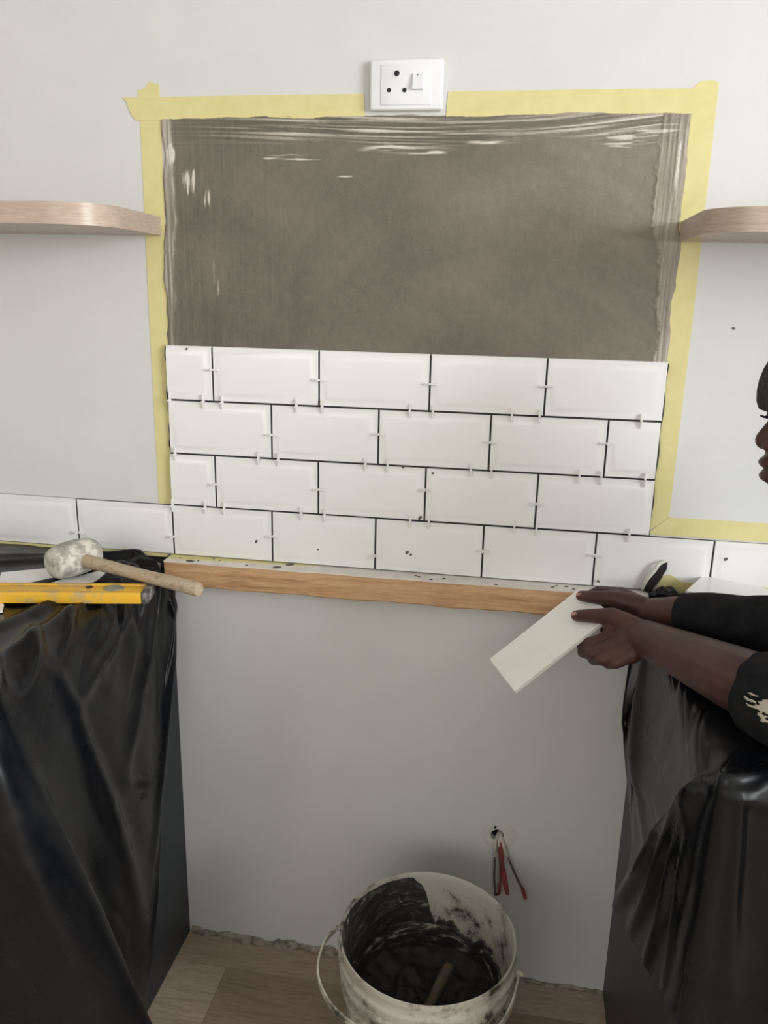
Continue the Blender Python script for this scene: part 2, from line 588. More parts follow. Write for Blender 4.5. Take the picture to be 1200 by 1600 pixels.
# adhesive bed behind the tiles
bm = bmesh.new()
ys = [(0.001, 1.018, 0.9035, 1.327)]
z = np.linspace(1.017, 1.3215, 40)
left = [(0.0015+0.0022*math.sin(t*57)*math.sin(t*131), t) for t in z]
right = [(0.9035+0.0012*math.sin(t*77), t) for t in z[::-1]]
prism(bm, left+right, 'y', -0.0064, 0.001)
box(bm, -1.01, 1.62, -0.0064, 0.001, 0.9155, 1.0155)
fin('adhesive_bed', bm, M['adh'], wall, smooth=False)

# ------------------------------------------------------------------ masking tape on the wall


def tape(pts, label, y0=-0.0007, wave=0.0):
    b_ = bmesh.new()
    prism(b_, pts, 'y', y0, y0+0.0005)
    return tag(fin('masking_tape', b_, M['tape'], smooth=False, loc=(pts[0][0], y0, pts[0][1])), label, 'masking tape', 'yellow masking tape around the tiled area')


tape([(-0.0300, 1.0165), (0.006, 1.0165), (0.010, 1.35), (0.013, 1.765), (-0.006, 1.769), (-0.013, 1.760), (-0.0268, 1.756), (-0.0255, 1.71), (-0.0285, 1.40)],
     'upright yellow masking tape strip left of the cement, above the left counter')
tape([(-0.056, 1.745), (-0.048, 1.738), (-0.046, 1.728), (-0.040, 1.716), (-0.033, 1.708), (0.2, 1.708), (0.374, 1.7085), (0.372, 1.745), (0.2, 1.7455), (0.0, 1.7455)],
     'level yellow masking tape strip above the cement, left of the socket', -0.0013)
tape([(0.510, 1.7085), (0.905, 1.7075), (0.912, 1.7455), (0.80, 1.7465), (0.512, 1.7465)],
     'level yellow masking tape strip above the cement, right of the socket', -0.0013)
tape([(0.8955, 1.020), (0.9345, 1.050), (0.9348, 1.40), (0.9325, 1.753), (0.925, 1.757), (0.905, 1.756), (0.896, 1.748), (0.8965, 1.40)],
     'upright yellow masking tape strip right of the cement, below and above the shelf')
tape([(0.8985, 1.0185), (1.60, 1.0185), (1.60, 1.0535), (0.934, 1.0525)],
     'level yellow masking tape strip above the tile row on the far right', -0.0013)
tape([(0.925, 0.925), (0.934, 0.946), (0.946, 0.949), (0.956, 0.944), (0.966, 0.937), (1.0, 0.937), (1.05, 0.938), (1.3, 0.939), (1.3, 0.916), (0.925, 0.916)],
     'crumpled yellow masking tape under the tiles behind the stacked tiles', -0.0128)

# ------------------------------------------------------------------ wall tiles
J = 0.0030
TH = 0.1
PITCHX, PITCHZ = 0.203, 0.103
Z0 = 0.9155


def tile_mesh(x0, x1, z0, z1, cuts=''):
    """bevelled wall tile; a cut side keeps no bevel"""
    b_ = bmesh.new()
    rings = [(0, -0.0030), (0, -0.0066), (0.0010, -0.0078), (0.0020, -0.0076), (0.0125, -0.0104), (0.0150, -0.0108), (0.019, -0.0109)]
    rows = []
    for ins, yy in rings:
        il = min(ins, 0.0008) if 'l' in cuts else ins
        ir = min(ins, 0.0008) if 'r' in cuts else ins
        rows.append([b_.verts.new(p) for p in ((x0+il, yy, z0+ins), (x1-ir, yy, z0+ins), (x1-ir, yy, z1-ins), (x0+il, yy, z1-ins))])
    for A, B in zip(rows[:-1], rows[1:]):
        for k in range(4):
            b_.faces.new((A[k], A[(k+1) % 4], B[(k+1) % 4], B[k]))
    b_.faces.new(rows[-1])
    b_.faces.new(rows[0][::-1])
    return b_


tiles = []
for k in range(-5, 8):
    tiles.append((k*PITCHX+J/2, (k+1)*PITCHX-J/2, 0, ''))
for r_, off, last in ((1, 0.0917, 3), (3, 0.0933, 3)):
    tiles.append((0.0012 if r_ == 1 else 0.0036, off-J/2, r_, 'l'))
    for k in range(0, last+1):
        x1 = off+(k+1)*PITCHX-J/2
        tiles.append((off+k*PITCHX+J/2, 0.9022 if k == last else x1, r_, ''))
for k in range(0, 5):
    a = 0.0026 if k == 0 else 0.0021+k*PITCHX+J/2
    b_ = 0.9016 if k == 4 else 0.0021+(k+1)*PITCHX-J/2
    tiles.append((a, b_, 2, 'r' if k == 4 else ''))
rnd = random.Random(11)
for a, b_, r_, c in tiles:
    z0 = Z0+r_*PITCHZ
    t = fin('tile', tile_mesh(a, b_, z0, z0+TH, c), M['tile'], wall, angle=50, loc=((a+b_)/2, 0, z0+TH/2))
    t.rotation_euler = (rnd.uniform(-0.002, 0.002), 0, rnd.uniform(-0.0015, 0.0015))

# cross spacers, edge-on in the joints: one arm in the joint, two along the faces, one sticking out
AR, SW = 0.0125, 0.0018


def spacer_mesh(vertical_joint):
    b_ = bmesh.new()
    yc = -0.0100-SW
    if vertical_joint:
        box(b_, -AR, AR, yc-SW, yc+SW, -SW, SW, 0.0004, 1)
        box(b_, -0.0014, 0.0014, yc-0.010, yc+0.0065, -0.0014, 0.0014, 0.0004, 1)
    else:
        box(b_, -SW, SW, yc-SW, yc+SW, -AR, AR, 0.0004, 1)
        box(b_, -0.0014, 0.0014, yc-0.010, yc+0.0065, -0.0014, 0.0014, 0.0004, 1)
    me_ = bpy.data.meshes.new('tile_spacer')
    b_.to_mesh(me_)
    b_.free()
    me_.materials.append(M['spacer'])
    return me_


smv, smh = spacer_mesh(True), spacer_mesh(False)
ORD = ['first', 'second', 'third', 'fourth', 'fifth', 'sixth', 'seventh', 'eighth', 'ninth', 'tenth', 'eleventh']
ROWN = {3: 'top', 2: 'second', 1: 'third', 0: 'bottom'}


def spacer(me_, x, z, label):
    o = bpy.data.objects.new('tile_spacer', me_)
    o.location = (x, 0, z)
    o.rotation_euler = (0, rnd.uniform(-0.05, 0.05), 0)
    link(o)
    tag(o, label, 'tile spacer', 'white plastic spacers between the wall tiles')


VJ = {3: ([0.0933+k*PITCHX for k in range(4)], [0.58, 0.47, 0.48, 0.52]),
      2: ([0.0021+k*PITCHX for k in range(1, 5)], [0.45, 0.56, 0.52, 0.60]),
      1: ([0.0917+k*PITCHX for k in range(4)], [0.46, 0.48, 0.60, 0.47]),
      0: ([k*PITCHX for k in range(-1, 6)], [0.32, 0.37, 0.52, 0.28, 0.53, 0.60, 0.18])}
for r_, (xs_, fs) in VJ.items():
    for i, (x, f_) in enumerate(zip(xs_, fs)):
        spacer(smv, x, Z0+r_*PITCHZ+f_*TH, 'white cross spacer in the %s upright joint from the left, %s tile row' % (ORD[i], ROWN[r_]))
HJ = {3: ([0.0085, 0.0745, 0.1117, 0.2545, 0.3035, 0.4655, 0.5070, 0.6470, 0.6950, 0.868], 'upper'),
      2: ([0.0136, 0.1800, 0.2185, 0.3855, 0.4270, 0.5800, 0.6170, 0.7720, 0.8100, 0.8850], 'middle'),
      1: ([0.0030, 0.0700, 0.1085, 0.2620, 0.3080, 0.4720, 0.5070, 0.6640, 0.7040, 0.868], 'lower')}
for r_, (xs_, nm) in HJ.items():
    for i, x in enumerate(xs_):
        spacer(smh, x, Z0+r_*PITCHZ-J/2, 'white cross spacer, %s from the left in the %s level joint of the tiles' % (ORD[i], nm))

# dried adhesive flecks on the tiles and the wall
for i, (x, z, r_, y) in enumerate([(0.172, 0.955, 0.0028, -0.0108), (0.295, 0.948, 0.0022, -0.0108), (0.468, 0.955, 0.003, -0.0108), (0.475, 0.951, 0.003, -0.0108),
                                   (0.046, 1.319, 0.0018, -0.0108), (0.822, 0.926, 0.002, -0.0108), (0.4555, 1.118, 0.002, -0.0095), (0.511, 1.110, 0.003, -0.0095),
                                   (0.490, 1.024, 0.003, -0.0095), (1.0365, 0.985, 0.003, -0.0108), (1.0011, 1.383, 0.0022, 0), (0.5535, 0.0527, 0.002, 0), (0.61, 0.93, 0.002, -0.0105)]):
    bm = bmesh.new()
    ell(bm, (x, y, z), (r_, 0.0006, r_*rnd.uniform(0.6, 1.6)), Matrix.Rotation(rnd.uniform(0, 3), 3, 'Y'), 8)
    fin('adhesive_fleck', bm, M['fleck'], wall, loc=(x, y, z))

# ------------------------------------------------------------------ socket outlet
S = empty('socket_outlet', (0.444, 0, 1.756), 'white plastic wall socket with rocker switch above the cement', 'socket')
sx0, sx1, sz0, sz1 = 0.3835, 0.5045, 1.7175, 1.7935
bm = bmesh.new()
box(bm, sx0, sx1, -0.0125, 0, sz0, sz1, 0.004, 3)
fin('plate', bm, M['socket'], S)
bm = bmesh.new()
box(bm, sx0+0.019, sx1-0.019, -0.0142, -0.010, sz0+0.0075, sz1-0.008, 0.0012, 2)
fin('insert', bm, M['socket'], S)
for nm, x, z, r_ in (('earth_hole', 0.4284, 1.7719, 0.0046), ('live_hole', 0.4161, 1.7473, 0.0037), ('neutral_hole', 0.4415, 1.7471, 0.0037)):
    bm = bmesh.new()
    bmesh.ops.create_cone(bm, cap_ends=True, segments=24, radius1=r_, radius2=r_, depth=0.003, matrix=Matrix.Translation((x, -0.0131, z)) @ Matrix.Rotation(math.pi/2, 4, 'X'))
    h = fin(nm, bm, M['hole'], S)
    bm = bmesh.new()
    ring = [(x+(r_+0.0006)*math.cos(t*math.pi/12), -0.0142, z+(r_+0.0006)*math.sin(t*math.pi/12)) for t in range(25)]
    tube(bm, ring, 0.0008, 6, False)
    fin('hole_rim', bm, M['socket'], S)
bm = bmesh.new()
prism(bm, [(-0.0135, 1.7465), (-0.0135, 1.7715), (-0.0165, 1.7715), (-0.0215, 1.7475)], 'x', 0.4545, 0.4725)
bmesh.ops.bevel(bm, geom=list(bm.edges), offset=0.0008, segments=2, affect='EDGES')
rk = fin('rocker_switch', bm, M['socket'], S)
bm = bmesh.new()
box(bm, 0.4630, 0.4640, -0.0180, -0.0150, 1.7675, 1.7695)
rk2 = fin('switch_mark', bm, M['hole'], S)

# ------------------------------------------------------------------ floating shelves


def shelf(pts, label):
    b_ = bmesh.new()
    prism(b_, pts, 'z', 1.5178, 1.5495)
    bmesh.ops.bevel(b_, geom=[e for e in b_.edges if abs(e.verts[0].co.z-e.verts[1].co.z) < 1e-6], offset=0.0007, segments=1, affect='EDGES')
    o = fin('floating_shelf', b_, M['oak'], angle=25, loc=(pts[0][0], 0, 1.5178))
    return tag(o, label, 'shelf', 'pale oak floating shelves')


def arc(cx, cy, r_, a0, a1, n=14):
    return [(cx+r_*math.cos(math.radians(a0+(a1-a0)*i/n)), cy+r_*math.sin(math.radians(a0+(a1-a0)*i/n))) for i in range(n+1)]


lp = arc(-0.052, -0.208, 0.078, -90, 8)
shelf([(-1.1, 0), (-1.1, -0.286)]+lp+[(0.0045, 0)], 'pale oak floating shelf with rounded corner, left of the cement')
rp = arc(0.966, -0.200, 0.072, 180, 270)
shelf([(0.8985, 0)]+rp+[(1.9, -0.272), (1.9, 0)], 'pale oak floating shelf with rounded corner, right of the cement')

# ------------------------------------------------------------------ timber batten under the tiles
bm = bmesh.new()
bx = np.linspace(-0.006, 0.909, 40)
for zt_, zb_ in ((0.9105, 0.862),):
    rows = []
    for i, x in enumerate(bx):
        d = 0.044-0.006*(x/0.9)
        wob = 0.0012*math.sin(x*31)+0.0008*math.sin(x*77)
        rows.append([bm.verts.new(p) for p in ((x, 0, zt_), (x, -d-wob+0.001, zt_), (x, -d-wob, zt_-0.002), (x, -d-wob, zb_+0.003+wob), (x, -d+0.003, zb_+wob), (x, 0, zb_))])
    for A, B in zip(rows[:-1], rows[1:]):
        for k in range(6):
            bm.faces.new((A[k], A[(k+1) % 6], B[(k+1) % 6], B[k]))
    bm.faces.new(rows[0])
    bm.faces.new(rows[-1][::-1])
bat = fin('timber_batten', bm, M['pine'], angle=30, loc=(0.4475, 0, 0.862))
tag(bat, 'raw pine batten fixed along the wall under the tiles', 'batten')
bm = bmesh.new()
prism(bm, [(-0.0055, 0)]+[(x, -(0.0445-0.006*(x/0.9))+0.0015*math.sin(x*43)) for x in bx]+[(0.909, 0)], 'z', 0.9105, 0.9135)
fin('white_ledge', bm, M['whitestrip'], bat, smooth=False, loc=(0.4475, 0, 0.9105))
tp = bmesh.new()
prism(tp, [(-0.005, -0.002), (-0.005, -0.0300), (0.05, -0.0290), (0.12, -0.024), (0.20, -0.0185), (0.27, -0.0125), (0.30, -0.002)], 'z', 0.9135, 0.9140)
tag(fin('masking_tape', tp, M['tape'], smooth=False, loc=(-0.013, 0, 0.9135)), 'yellow masking tape lying along the ledge under the bottom tiles', 'masking tape', 'yellow masking tape around the tiled area')
tp = bmesh.new()
prism(tp, [(-0.62, -0.0112), (-0.013, -0.0112), (-0.013, -0.0125), (-0.62, -0.0125)], 'z', 0.908, 0.9163)
tag(fin('masking_tape', tp, M['tape'], smooth=False, loc=(-0.62, -0.012, 0.908)), 'yellow masking tape along the tile bottom behind the mallet', 'masking tape', 'yellow masking tape around the tiled area')
for i in range(19):
    x = [0.06, 0.085, 0.045, 0.16, 0.02, 0.22, 0.10, 0.24, 0.045][i] if i < 9 else rnd.uniform(0, 0.85)
    yq = rnd.uniform(-0.038, -0.012)
    s = rnd.choice([0.0016, 0.002, 0.0028, 0.0055]) if i < 9 else rnd.uniform(0.001, 0.0028)
    bm = bmesh.new()
    ell(bm, (x, yq, 0.9140), (s*1.7, s, 0.0012), Matrix.Rotation(rnd.uniform(-0.5, 0.5), 3, 'Z'), 8)
    fin('adhesive_crumb', bm, M['fleck'], bat, loc=(x, yq, 0.9140))

# ------------------------------------------------------------------ base cabinets and worktops


def cabinet(x0, x1, inner, m, label):
    E_ = empty('base_cabinet', ((x0+x1)/2, -0.28, 0), label, 'cabinet')
    def p(nm, *a, bev=0.001):
        b_ = bmesh.new()
        box(b_, *a, bev, 1)
        return fin(nm, b_, m, E_, loc=((a[0]+a[1])/2, (a[2]+a[3])/2, a[4]))
    p('side_panel', x0, x0+0.018, -0.56, -0.0005, 0, 0.868)
    p('side_panel', x1-0.018, x1, -0.56, -0.001, 0, 0.868)
    p('back_panel', x0+0.018, x1-0.018, -0.012, -0.002, 0.1, 0.868)
    p('base_panel', x0+0.018, x1-0.018, -0.56, -0.012, 0.1, 0.118)
    p('kickboard', x0+0.018, x1-0.018, -0.52, -0.504, 0, 0.1)
    xm = (x0+x1)/2
    for a, b_, hx in ((x0+0.002, xm-0.0015, xm-0.05), (xm+0.0015, x1-0.002, xm+0.05)):
        d = p('door', a, b_, -0.579, -0.561, 0.105, 0.862)
        hb = bmesh.new()
        tube(hb, [(hx, -0.579, 0.66), (hx, -0.60, 0.665), (hx, -0.60, 0.775), (hx, -0.579, 0.78)], 0.005, 8)
        h_ = fin('handle', hb, M['socket'])
        h_.parent = d
        h_.matrix_parent_inverse = Matrix.Translation(-Vector(d.location)-Vector(E_.location))
    return E_


cabinet(-0.71, -0.0105, -0.0105, M['cab_l'], 'charcoal base cabinet on the left, half hidden under black plastic')
cabinet(0.9135, 1.75, 0.9135, M['cab_r'], 'dark base cabinet on the right, half hidden under black plastic')
for x0, x1, lb in ((-0.715, -0.022, 'worktop under the black plastic and mallet on the left'), (0.928, 1.755, 'worktop under the black plastic and the stacked tiles on the right')):
    bm = bmesh.new()
    box(bm, x0, x1, -0.566, -0.0115, 0.868, 0.899, 0.004, 2)
    tag(fin('worktop', bm, M['top'], loc=((x0+x1)/2, -0.29, 0.868)), lb, 'worktop')

# ------------------------------------------------------------------ black plastic sheets


def seg_ridge(A, B, P, wid, taper=True):
    """height field of a fold running from A to B in a 2D plane"""
    A, B = np.array(A, float), np.array(B, float)
    d = B-A
    L = np.linalg.norm(d)
    t = ((P-A)@d)/L**2
    tc = np.clip(t, 0, 1)
    q = A+tc[..., None]*d
    r_ = np.linalg.norm(P-q, axis=-1)
    k = np.sin(np.pi*np.clip(0.12+0.8*tc, 0, 1)) if taper else 1
    wv = wid*(0.6+0.8*tc)
    return k*np.exp(-(r_/wv)**2)


def sheet(name, ribs, nu, nv, disp, label, flip=1):
    R = np.stack([crom(r_, nv) for r_ in ribs])
    L = np.linspace(0, 1, len(ribs))
    G = crom_t(R, L, np.linspace(0, 1, nu))
    n_ = gnormals(G)
    cc = np.array([G[..., 0].mean(), -0.29, 0.45])
    if (n_*(G-cc)).sum(-1).mean() < 0:
        n_ = -n_
    G = G+n_*disp(G)[..., None]
    me_ = gridmesh(name, G)
    o = finmesh(name, me_, M['plastic'], angle=180, loc=tuple(G.reshape(-1, 3).mean(0)))
    sm_ = o.modifiers.new('thickness', 'SOLIDIFY')
    sm_.thickness = 0.0005
    return tag(o, label, 'plastic sheet', 'black plastic sheets covering the counters')


ZT = 0.9075
ribsL = []
CX, CY = -0.010, -0.585
hemL = {-0.012: [(-0.002, -0.016, 0.86), (-0.001, -0.024, 0.80), (-0.003, -0.038, 0.745)],
        -0.06: [(0.004, -0.066, 0.85), (0.008, -0.080, 0.72), (0.004, -0.098, 0.570)],
        -0.12: [(0.008, -0.128, 0.82), (0.012, -0.145, 0.62), (0.006, -0.158, 0.375)],
        -0.19: [(0.010, -0.198, 0.80), (0.016, -0.212, 0.52), (0.008, -0.226, 0.19)],
        -0.27: [(0.010, -0.278, 0.80), (0.018, -0.282, 0.45), (0.012, -0.286, 0.03)],
        -0.36: [(0.010, -0.362, 0.80), (0.020, -0.362, 0.45), (0.018, -0.358, 0.02)],
        -0.45: [(0.010, -0.446, 0.80), (0.014, -0.430, 0.45), (0.012, -0.405, 0.02)]}
for yy, h in hemL.items():
    xs_ = CX-(yy-CY)
    ribsL.append([(xs_, yy, ZT), (CX-0.6*(yy-CY), yy, ZT+0.003), (CX-0.03, yy, ZT+0.002), (CX-0.004, yy, ZT-0.002)]+h)
ribsL.append([(CX-0.05, CY+0.05, ZT), (CX-0.03, CY+0.045, ZT+0.002), (CX-0.012, CY+0.035, ZT+0.001), (CX, CY+0.03, ZT-0.006), (0.012, -0.53, 0.80), (0.028, -0.485, 0.50), (0.045, -0.425, 0.02)])
ribsL.append([(CX-0.03, CY+0.03, ZT), (CX-0.02, CY+0.02, ZT+0.002), (CX-0.008, CY+0.008, ZT+0.001), (CX+0.003, CY-0.002, ZT-0.008), (0.018, -0.566, 0.78), (0.055, -0.528, 0.62), (0.113, -0.452, 0.25), (0.142, -0.41, 0.02)])
ribsL.append([(CX-0.05, CY+0.05, ZT), (CX-0.04, CY+0.02, ZT+0.001), (CX-0.03, CY+0.003, ZT), (CX-0.022, CY-0.008, ZT-0.01), (0.0, -0.612, 0.78), (0.03, -0.600, 0.62), (0.085, -0.535, 0.25), (0.11, -0.50, 0.02)])
for xx_ in (-0.10, -0.22, -0.36, -0.50, -0.64):
    yy = CY+(CX-xx_)
    ribsL.append([(xx_, min(yy, -0.013), ZT), (xx_, CY+0.6*(CX-xx_), ZT+0.002), (xx_, CY+0.02, ZT+0.001), (xx_, CY-0.004, ZT-0.004), (xx_, CY-0.02, 0.80), (xx_+0.02, CY-0.045, 0.45), (xx_+0.04, CY-0.04, 0.02)])


def dispL(G):
    x, y, z = G[..., 0], G[..., 1], G[..., 2]
    top = np.clip((z-0.885)/0.018, 0, 1)
    P = np.stack([x, y], -1)
    d = np.zeros_like(x)
    for A, B, wd, h in [((-0.03, -0.06), (-0.14, -0.48), 0.013, 0.012), ((-0.03, -0.10), (-0.06, -0.56), 0.012, 0.010), ((-0.05, -0.05), (-0.30, -0.42), 0.015, 0.010),
                        ((-0.04, -0.03), (-0.40, -0.10), 0.012, 0.008), ((-0.10, -0.03), (-0.45, -0.20), 0.012, 0.009), ((-0.02, -0.02), (-0.20, -0.08), 0.008, 0.008)]:
        d += h*seg_ridge(A, B, P, wd)*top
    S_ = np.stack([y, z], -1)
    side = np.clip((0.9-z)/0.03, 0, 1)*np.clip((y+0.56)/0.05, 0, 1)
    for A, B, wd, h in [((-0.04, 0.90), (-0.12, 0.60), 0.016, 0.007), ((-0.10, 0.89), (-0.30, 0.60), 0.016, 0.010), ((-0.04, 0.88), (-0.22, 0.30), 0.014, 0.012),
                        ((-0.20, 0.52), (-0.36, 0.62), 0.020, 0.007), ((-0.45, 0.88), (-0.26, 0.25), 0.02, 0.012), ((-0.20, 0.88), (-0.44, 0.80), 0.014, 0.010),
                        ((-0.06, 0.86), (-0.05, 0.80), 0.012, 0.005), ((-0.16, 0.40), (-0.24, 0.12), 0.012, 0.008)]:
        d += h*seg_ridge(A, B, S_, wd)*side
    front = np.clip((0.9-z)/0.03, 0, 1)*np.clip((-0.47-y)/0.05, 0, 1)
    F_ = np.stack([x, z], -1)
    for A, B, wd, h in [((-0.02, 0.88), (-0.06, 0.35), 0.016, 0.014), ((-0.05, 0.80), (0.04, 0.35), 0.015, 0.010), ((-0.16, 0.88), (-0.10, 0.2), 0.02, 0.018), ((-0.3, 0.88), (-0.24, 0.2), 0.025, 0.02)]:
        d += h*seg_ridge(A, B, F_, wd)*front
    cr = fbm(x*9+y*5, z*6+y*8, 81, 3)-0.5
    d += 0.012*np.abs(cr)*(1-top*0.6)+0.004*top*np.abs(fbm(x*30, y*22, 83, 3)-0.5)
    return d


sheet('plastic_sheet', ribsL, 190, 210, dispL, 'black plastic sheet draped over the left counter beneath the yellow level')

RX = 0.9135
ribsR = []
rib0 = [(RX+0.03, -0.013, ZT), (RX+0.02, -0.014, ZT+0.002), (RX+0.006, -0.016, ZT+0.001), (RX-0.004, -0.02, ZT-0.006), (0.890, -0.05, 0.845), (0.880, -0.082, 0.795), (0.879, -0.097, 0.69), (0.888, -0.10, 0.625), (0.902, -0.19, 0.50), (0.888, -0.172, 0.360)]
ribsR.append(rib0)
CRN = [(RX+0.02, CY+0.02, ZT), (RX+0.012, CY+0.012, ZT+0.002), (RX+0.004, CY+0.006, ZT), (RX-0.001, CY-0.001, ZT-0.008), (RX-0.004, CY-0.006, 0.82), (RX-0.007, CY-0.012, 0.70), (RX-0.010, CY-0.02, 0.56)]
a0, a1 = crom(rib0, 12), crom(CRN, 12)
for i, f_ in enumerate((0.2, 0.4, 0.6, 0.8)):
    yy = -0.013+f_*(CY+0.013)
    mix = [tuple(a0[k]*(1-f_)+a1[k]*f_) for k in range(5, 12)]
    ribsR.append([(RX+(yy-CY), yy, ZT), (RX+0.5*(yy-CY), yy, ZT+0.003), (RX+0.02, yy, ZT+0.002), (RX+0.003, yy, ZT-0.001), (RX-0.006, yy, ZT-0.02)]+mix)
ribsR.append(CRN)
for xx_, zh in ((0.955, 0.42), (1.05, 0.28), (1.18, 0.14), (1.34, 0.06), (1.55, 0.05), (1.74, 0.05)):
    yy = min(CY+(xx_-RX), -0.013)
    ribsR.append([(xx_, yy, ZT), (xx_, CY+0.6*(yy-CY), ZT+0.002), (xx_, CY+0.02, ZT+0.001), (xx_, CY-0.004, ZT-0.004), (xx_, CY-0.012, 0.80), (xx_-0.006, CY-0.022, (0.8+zh)/2), (xx_-0.012, CY-0.03, zh)])


def dispR(G):
    x, y, z = G[..., 0], G[..., 1], G[..., 2]
    top = np.clip((z-0.885)/0.018, 0, 1)
    P = np.stack([x, y], -1)
    d = np.zeros_like(x)
    for A, B, wd, h in [((0.95, -0.03), (1.10, -0.30), 0.012, 0.010), ((0.93, -0.2), (1.3, -0.35), 0.014, 0.010), ((0.95, -0.4), (1.3, -0.5), 0.014, 0.008)]:
        d += h*seg_ridge(A, B, P, wd)*top
    S_ = np.stack([y, z], -1)
    side = np.clip((0.9-z)/0.03, 0, 1)*np.clip((y+0.58)/0.02, 0, 1)
    c = (CY+0.005, 0.895)
    for B, wd, h in [((-0.17, 0.37), 0.016, 0.022), ((-0.30, 0.43), 0.014, 0.018), ((-0.42, 0.48), 0.012, 0.016), ((-0.52, 0.55), 0.012, 0.012)]:
        d += h*seg_ridge(c, B, S_, wd)*side
    for A, B, wd, h in [((-0.10, 0.88), (-0.30, 0.60), 0.022, 0.014), ((-0.04, 0.86), (-0.12, 0.66), 0.012, 0.010)]:
        d += h*seg_ridge(A, B, S_, wd)*side
    front = np.clip((0.9-z)/0.03, 0, 1)*np.clip((-0.58-y)/0.008, 0, 1)
    F_ = np.stack([x, z], -1)
    for A, B, wd, h in [((0.935, 0.89), (0.955, 0.60), 0.010, 0.006), ((0.92, 0.89), (1.15, 0.85), 0.012, 0.010), ((1.02, 0.87), (1.0, 0.3), 0.02, 0.012)]:
        d += h*seg_ridge(A, B, F_, wd)*front
    d += 0.010*np.abs(fbm(x*8+y*6, z*6+y*7, 91, 3)-0.5)*(1-top*0.5)
    return d


sheet('plastic_sheet', ribsR, 200, 190, dispR, 'black plastic sheet draped over the right counter below the hands', 1)

# ------------------------------------------------------------------ things on the left counter
m, nt, b = newmat('worn_yellow_paint')
b.inputs['Roughness'].default_value = 0.45
n = N(nt, 'ShaderNodeTexNoise', Scale=34.0, Detail=7.0, Roughness=0.7)
nt.links.new(coords(nt, (0.7, 1, 1)), n.inputs['Vector'])
r = ramp(nt, n.outputs['Fac'], [(0.0, srgb(232, 182, 42)), (0.50, srgb(222, 172, 46)), (0.58, srgb(198, 162, 88)), (0.70, srgb(176, 158, 128))])
nt.links.new(r.outputs[0], b.inputs['Base Color'])
M['yellow'] = m
M['endcap'] = simple('grey_end_cap', srgb(70, 70, 68), srgb(150, 146, 138), 0.6, 60, lo=0.45, hi=0.6)
M['vial'] = simple('dusty_vial', srgb(150, 148, 120), srgb(112, 108, 92), 0.3, 60)

LA = math.atan2(0.050, 0.2395)
LD = Vector((math.cos(LA), math.sin(LA), 0))
LNrm = Vector((-math.sin(LA), math.cos(LA), 0))
Lend = Vector((0.0665, -0.2671, 0.9165))
LV = empty('spirit_level', tuple(Lend), 'worn yellow spirit level lying on the left counter in front of the mallet', 'spirit level')
LV.rotation_euler = (0, 0, LA)


def lbox(nm, a, m_, bev=0.001, parent=LV):
    b_ = bmesh.new()
    box(b_, *a, bev, 2)
    bmesh.ops.recalc_face_normals(b_, faces=b_.faces)
    me_ = bpy.data.meshes.new(nm)
    b_.to_mesh(me_)
    b_.free()
    o = finmesh(nm, me_, m_)
    o.parent = parent
    return o


LH, LW = 0.0195, 0.0475
lbox('rail', (-0.6, -0.012, 0, 0.009, 0, LH), M['yellow'])
lbox('rail', (-0.6, -0.012, LW-0.009, LW, 0, LH), M['yellow'])
lbox('web', (-0.6, -0.012, 0.008, LW-0.008, 0.003, LH-0.0012), M['yellow'])
lbox('end_cap', (-0.012, 0.0, -0.0004, LW+0.0004, -0.0002, LH+0.0004), M['endcap'], 0.002)
for cx_, r_ in ((-0.062, 0.0165), (-0.56, 0.0165), (-0.30, 0.0165)):
    bm = bmesh.new()
    bmesh.ops.create_cone(bm, cap_ends=True, segments=32, radius1=r_*1.12, radius2=r_, depth=0.003, matrix=Matrix.Translation((cx_, LW/2, LH-0.0005)) @ Matrix.Diagonal((1, 0.72, 1, 1)))
    me_ = bpy.data.meshes.new('vial')
    bm.to_mesh(me_)
    bm.free()
    o = finmesh('vial', me_, M['vial'])
    o.parent = LV
bm = bmesh.new()
bmesh.ops.create_cone(bm, cap_ends=True, segments=20, radius1=0.0055, radius2=0.0055, depth=0.002, matrix=Matrix.Translation((-0.105, LW*0.6, LH-0.0006)))
me_ = bpy.data.meshes.new('hang_hole')
bm.to_mesh(me_)
bm.free()
o = finmesh('hang_hole', me_, M['hole'])
o.parent = LV

m, nt, b = newmat('dusty_white_rubber')
b.inputs['Roughness'].default_value = 0.85
n = N(nt, 'ShaderNodeTexNoise', Scale=38.0, Detail=6.0, Roughness=0.7)
nt.links.new(coords(nt), n.inputs['Vector'])
r = ramp(nt, n.outputs['Fac'], [(0.3, srgb(140, 134, 126)), (0.46, srgb(172, 167, 158)), (0.55, srgb(212, 208, 198)), (0.7, srgb(226, 222, 210))])
nt.links.new(r.outputs[0], b.inputs['Base Color'])
M['rubber'] = m
HA = Vector((-0.100, -0.176, 0.951))
HB = Vector((0.158, -0.262, 0.9475))
hd = (HB-HA).normalized()
ax = Vector((0.42, 0.907, 0.0)).normalized()
hc = HA - hd*0.022
ML = empty('rubber_mallet', (hc.x, hc.y, 0.9175), 'dusty white rubber mallet with wooden handle on the left counter', 'mallet')
bm = bmesh.new()
a_ = ax.cross(Vector((0, 0, 1))).normalized()
prof = [(-0.047, 0.0), (-0.047, 0.019), (-0.044, 0.025), (-0.036, 0.029), (-0.012, 0.0325), (0.012, 0.0325), (0.036, 0.029), (0.044, 0.025), (0.047, 0.019), (0.047, 0.0)]
rows = []
for t, r_ in prof[1:-1]:
    rows.append([bm.verts.new(hc+ax*t+(a_*math.cos(k*math.pi/18)+Vector((0, 0, 1))*math.sin(k*math.pi/18))*r_) for k in range(36)])
for A, B in zip(rows[:-1], rows[1:]):
    for k in range(36):
        bm.faces.new((A[k], A[(k+1) % 36], B[(k+1) % 36], B[k]))
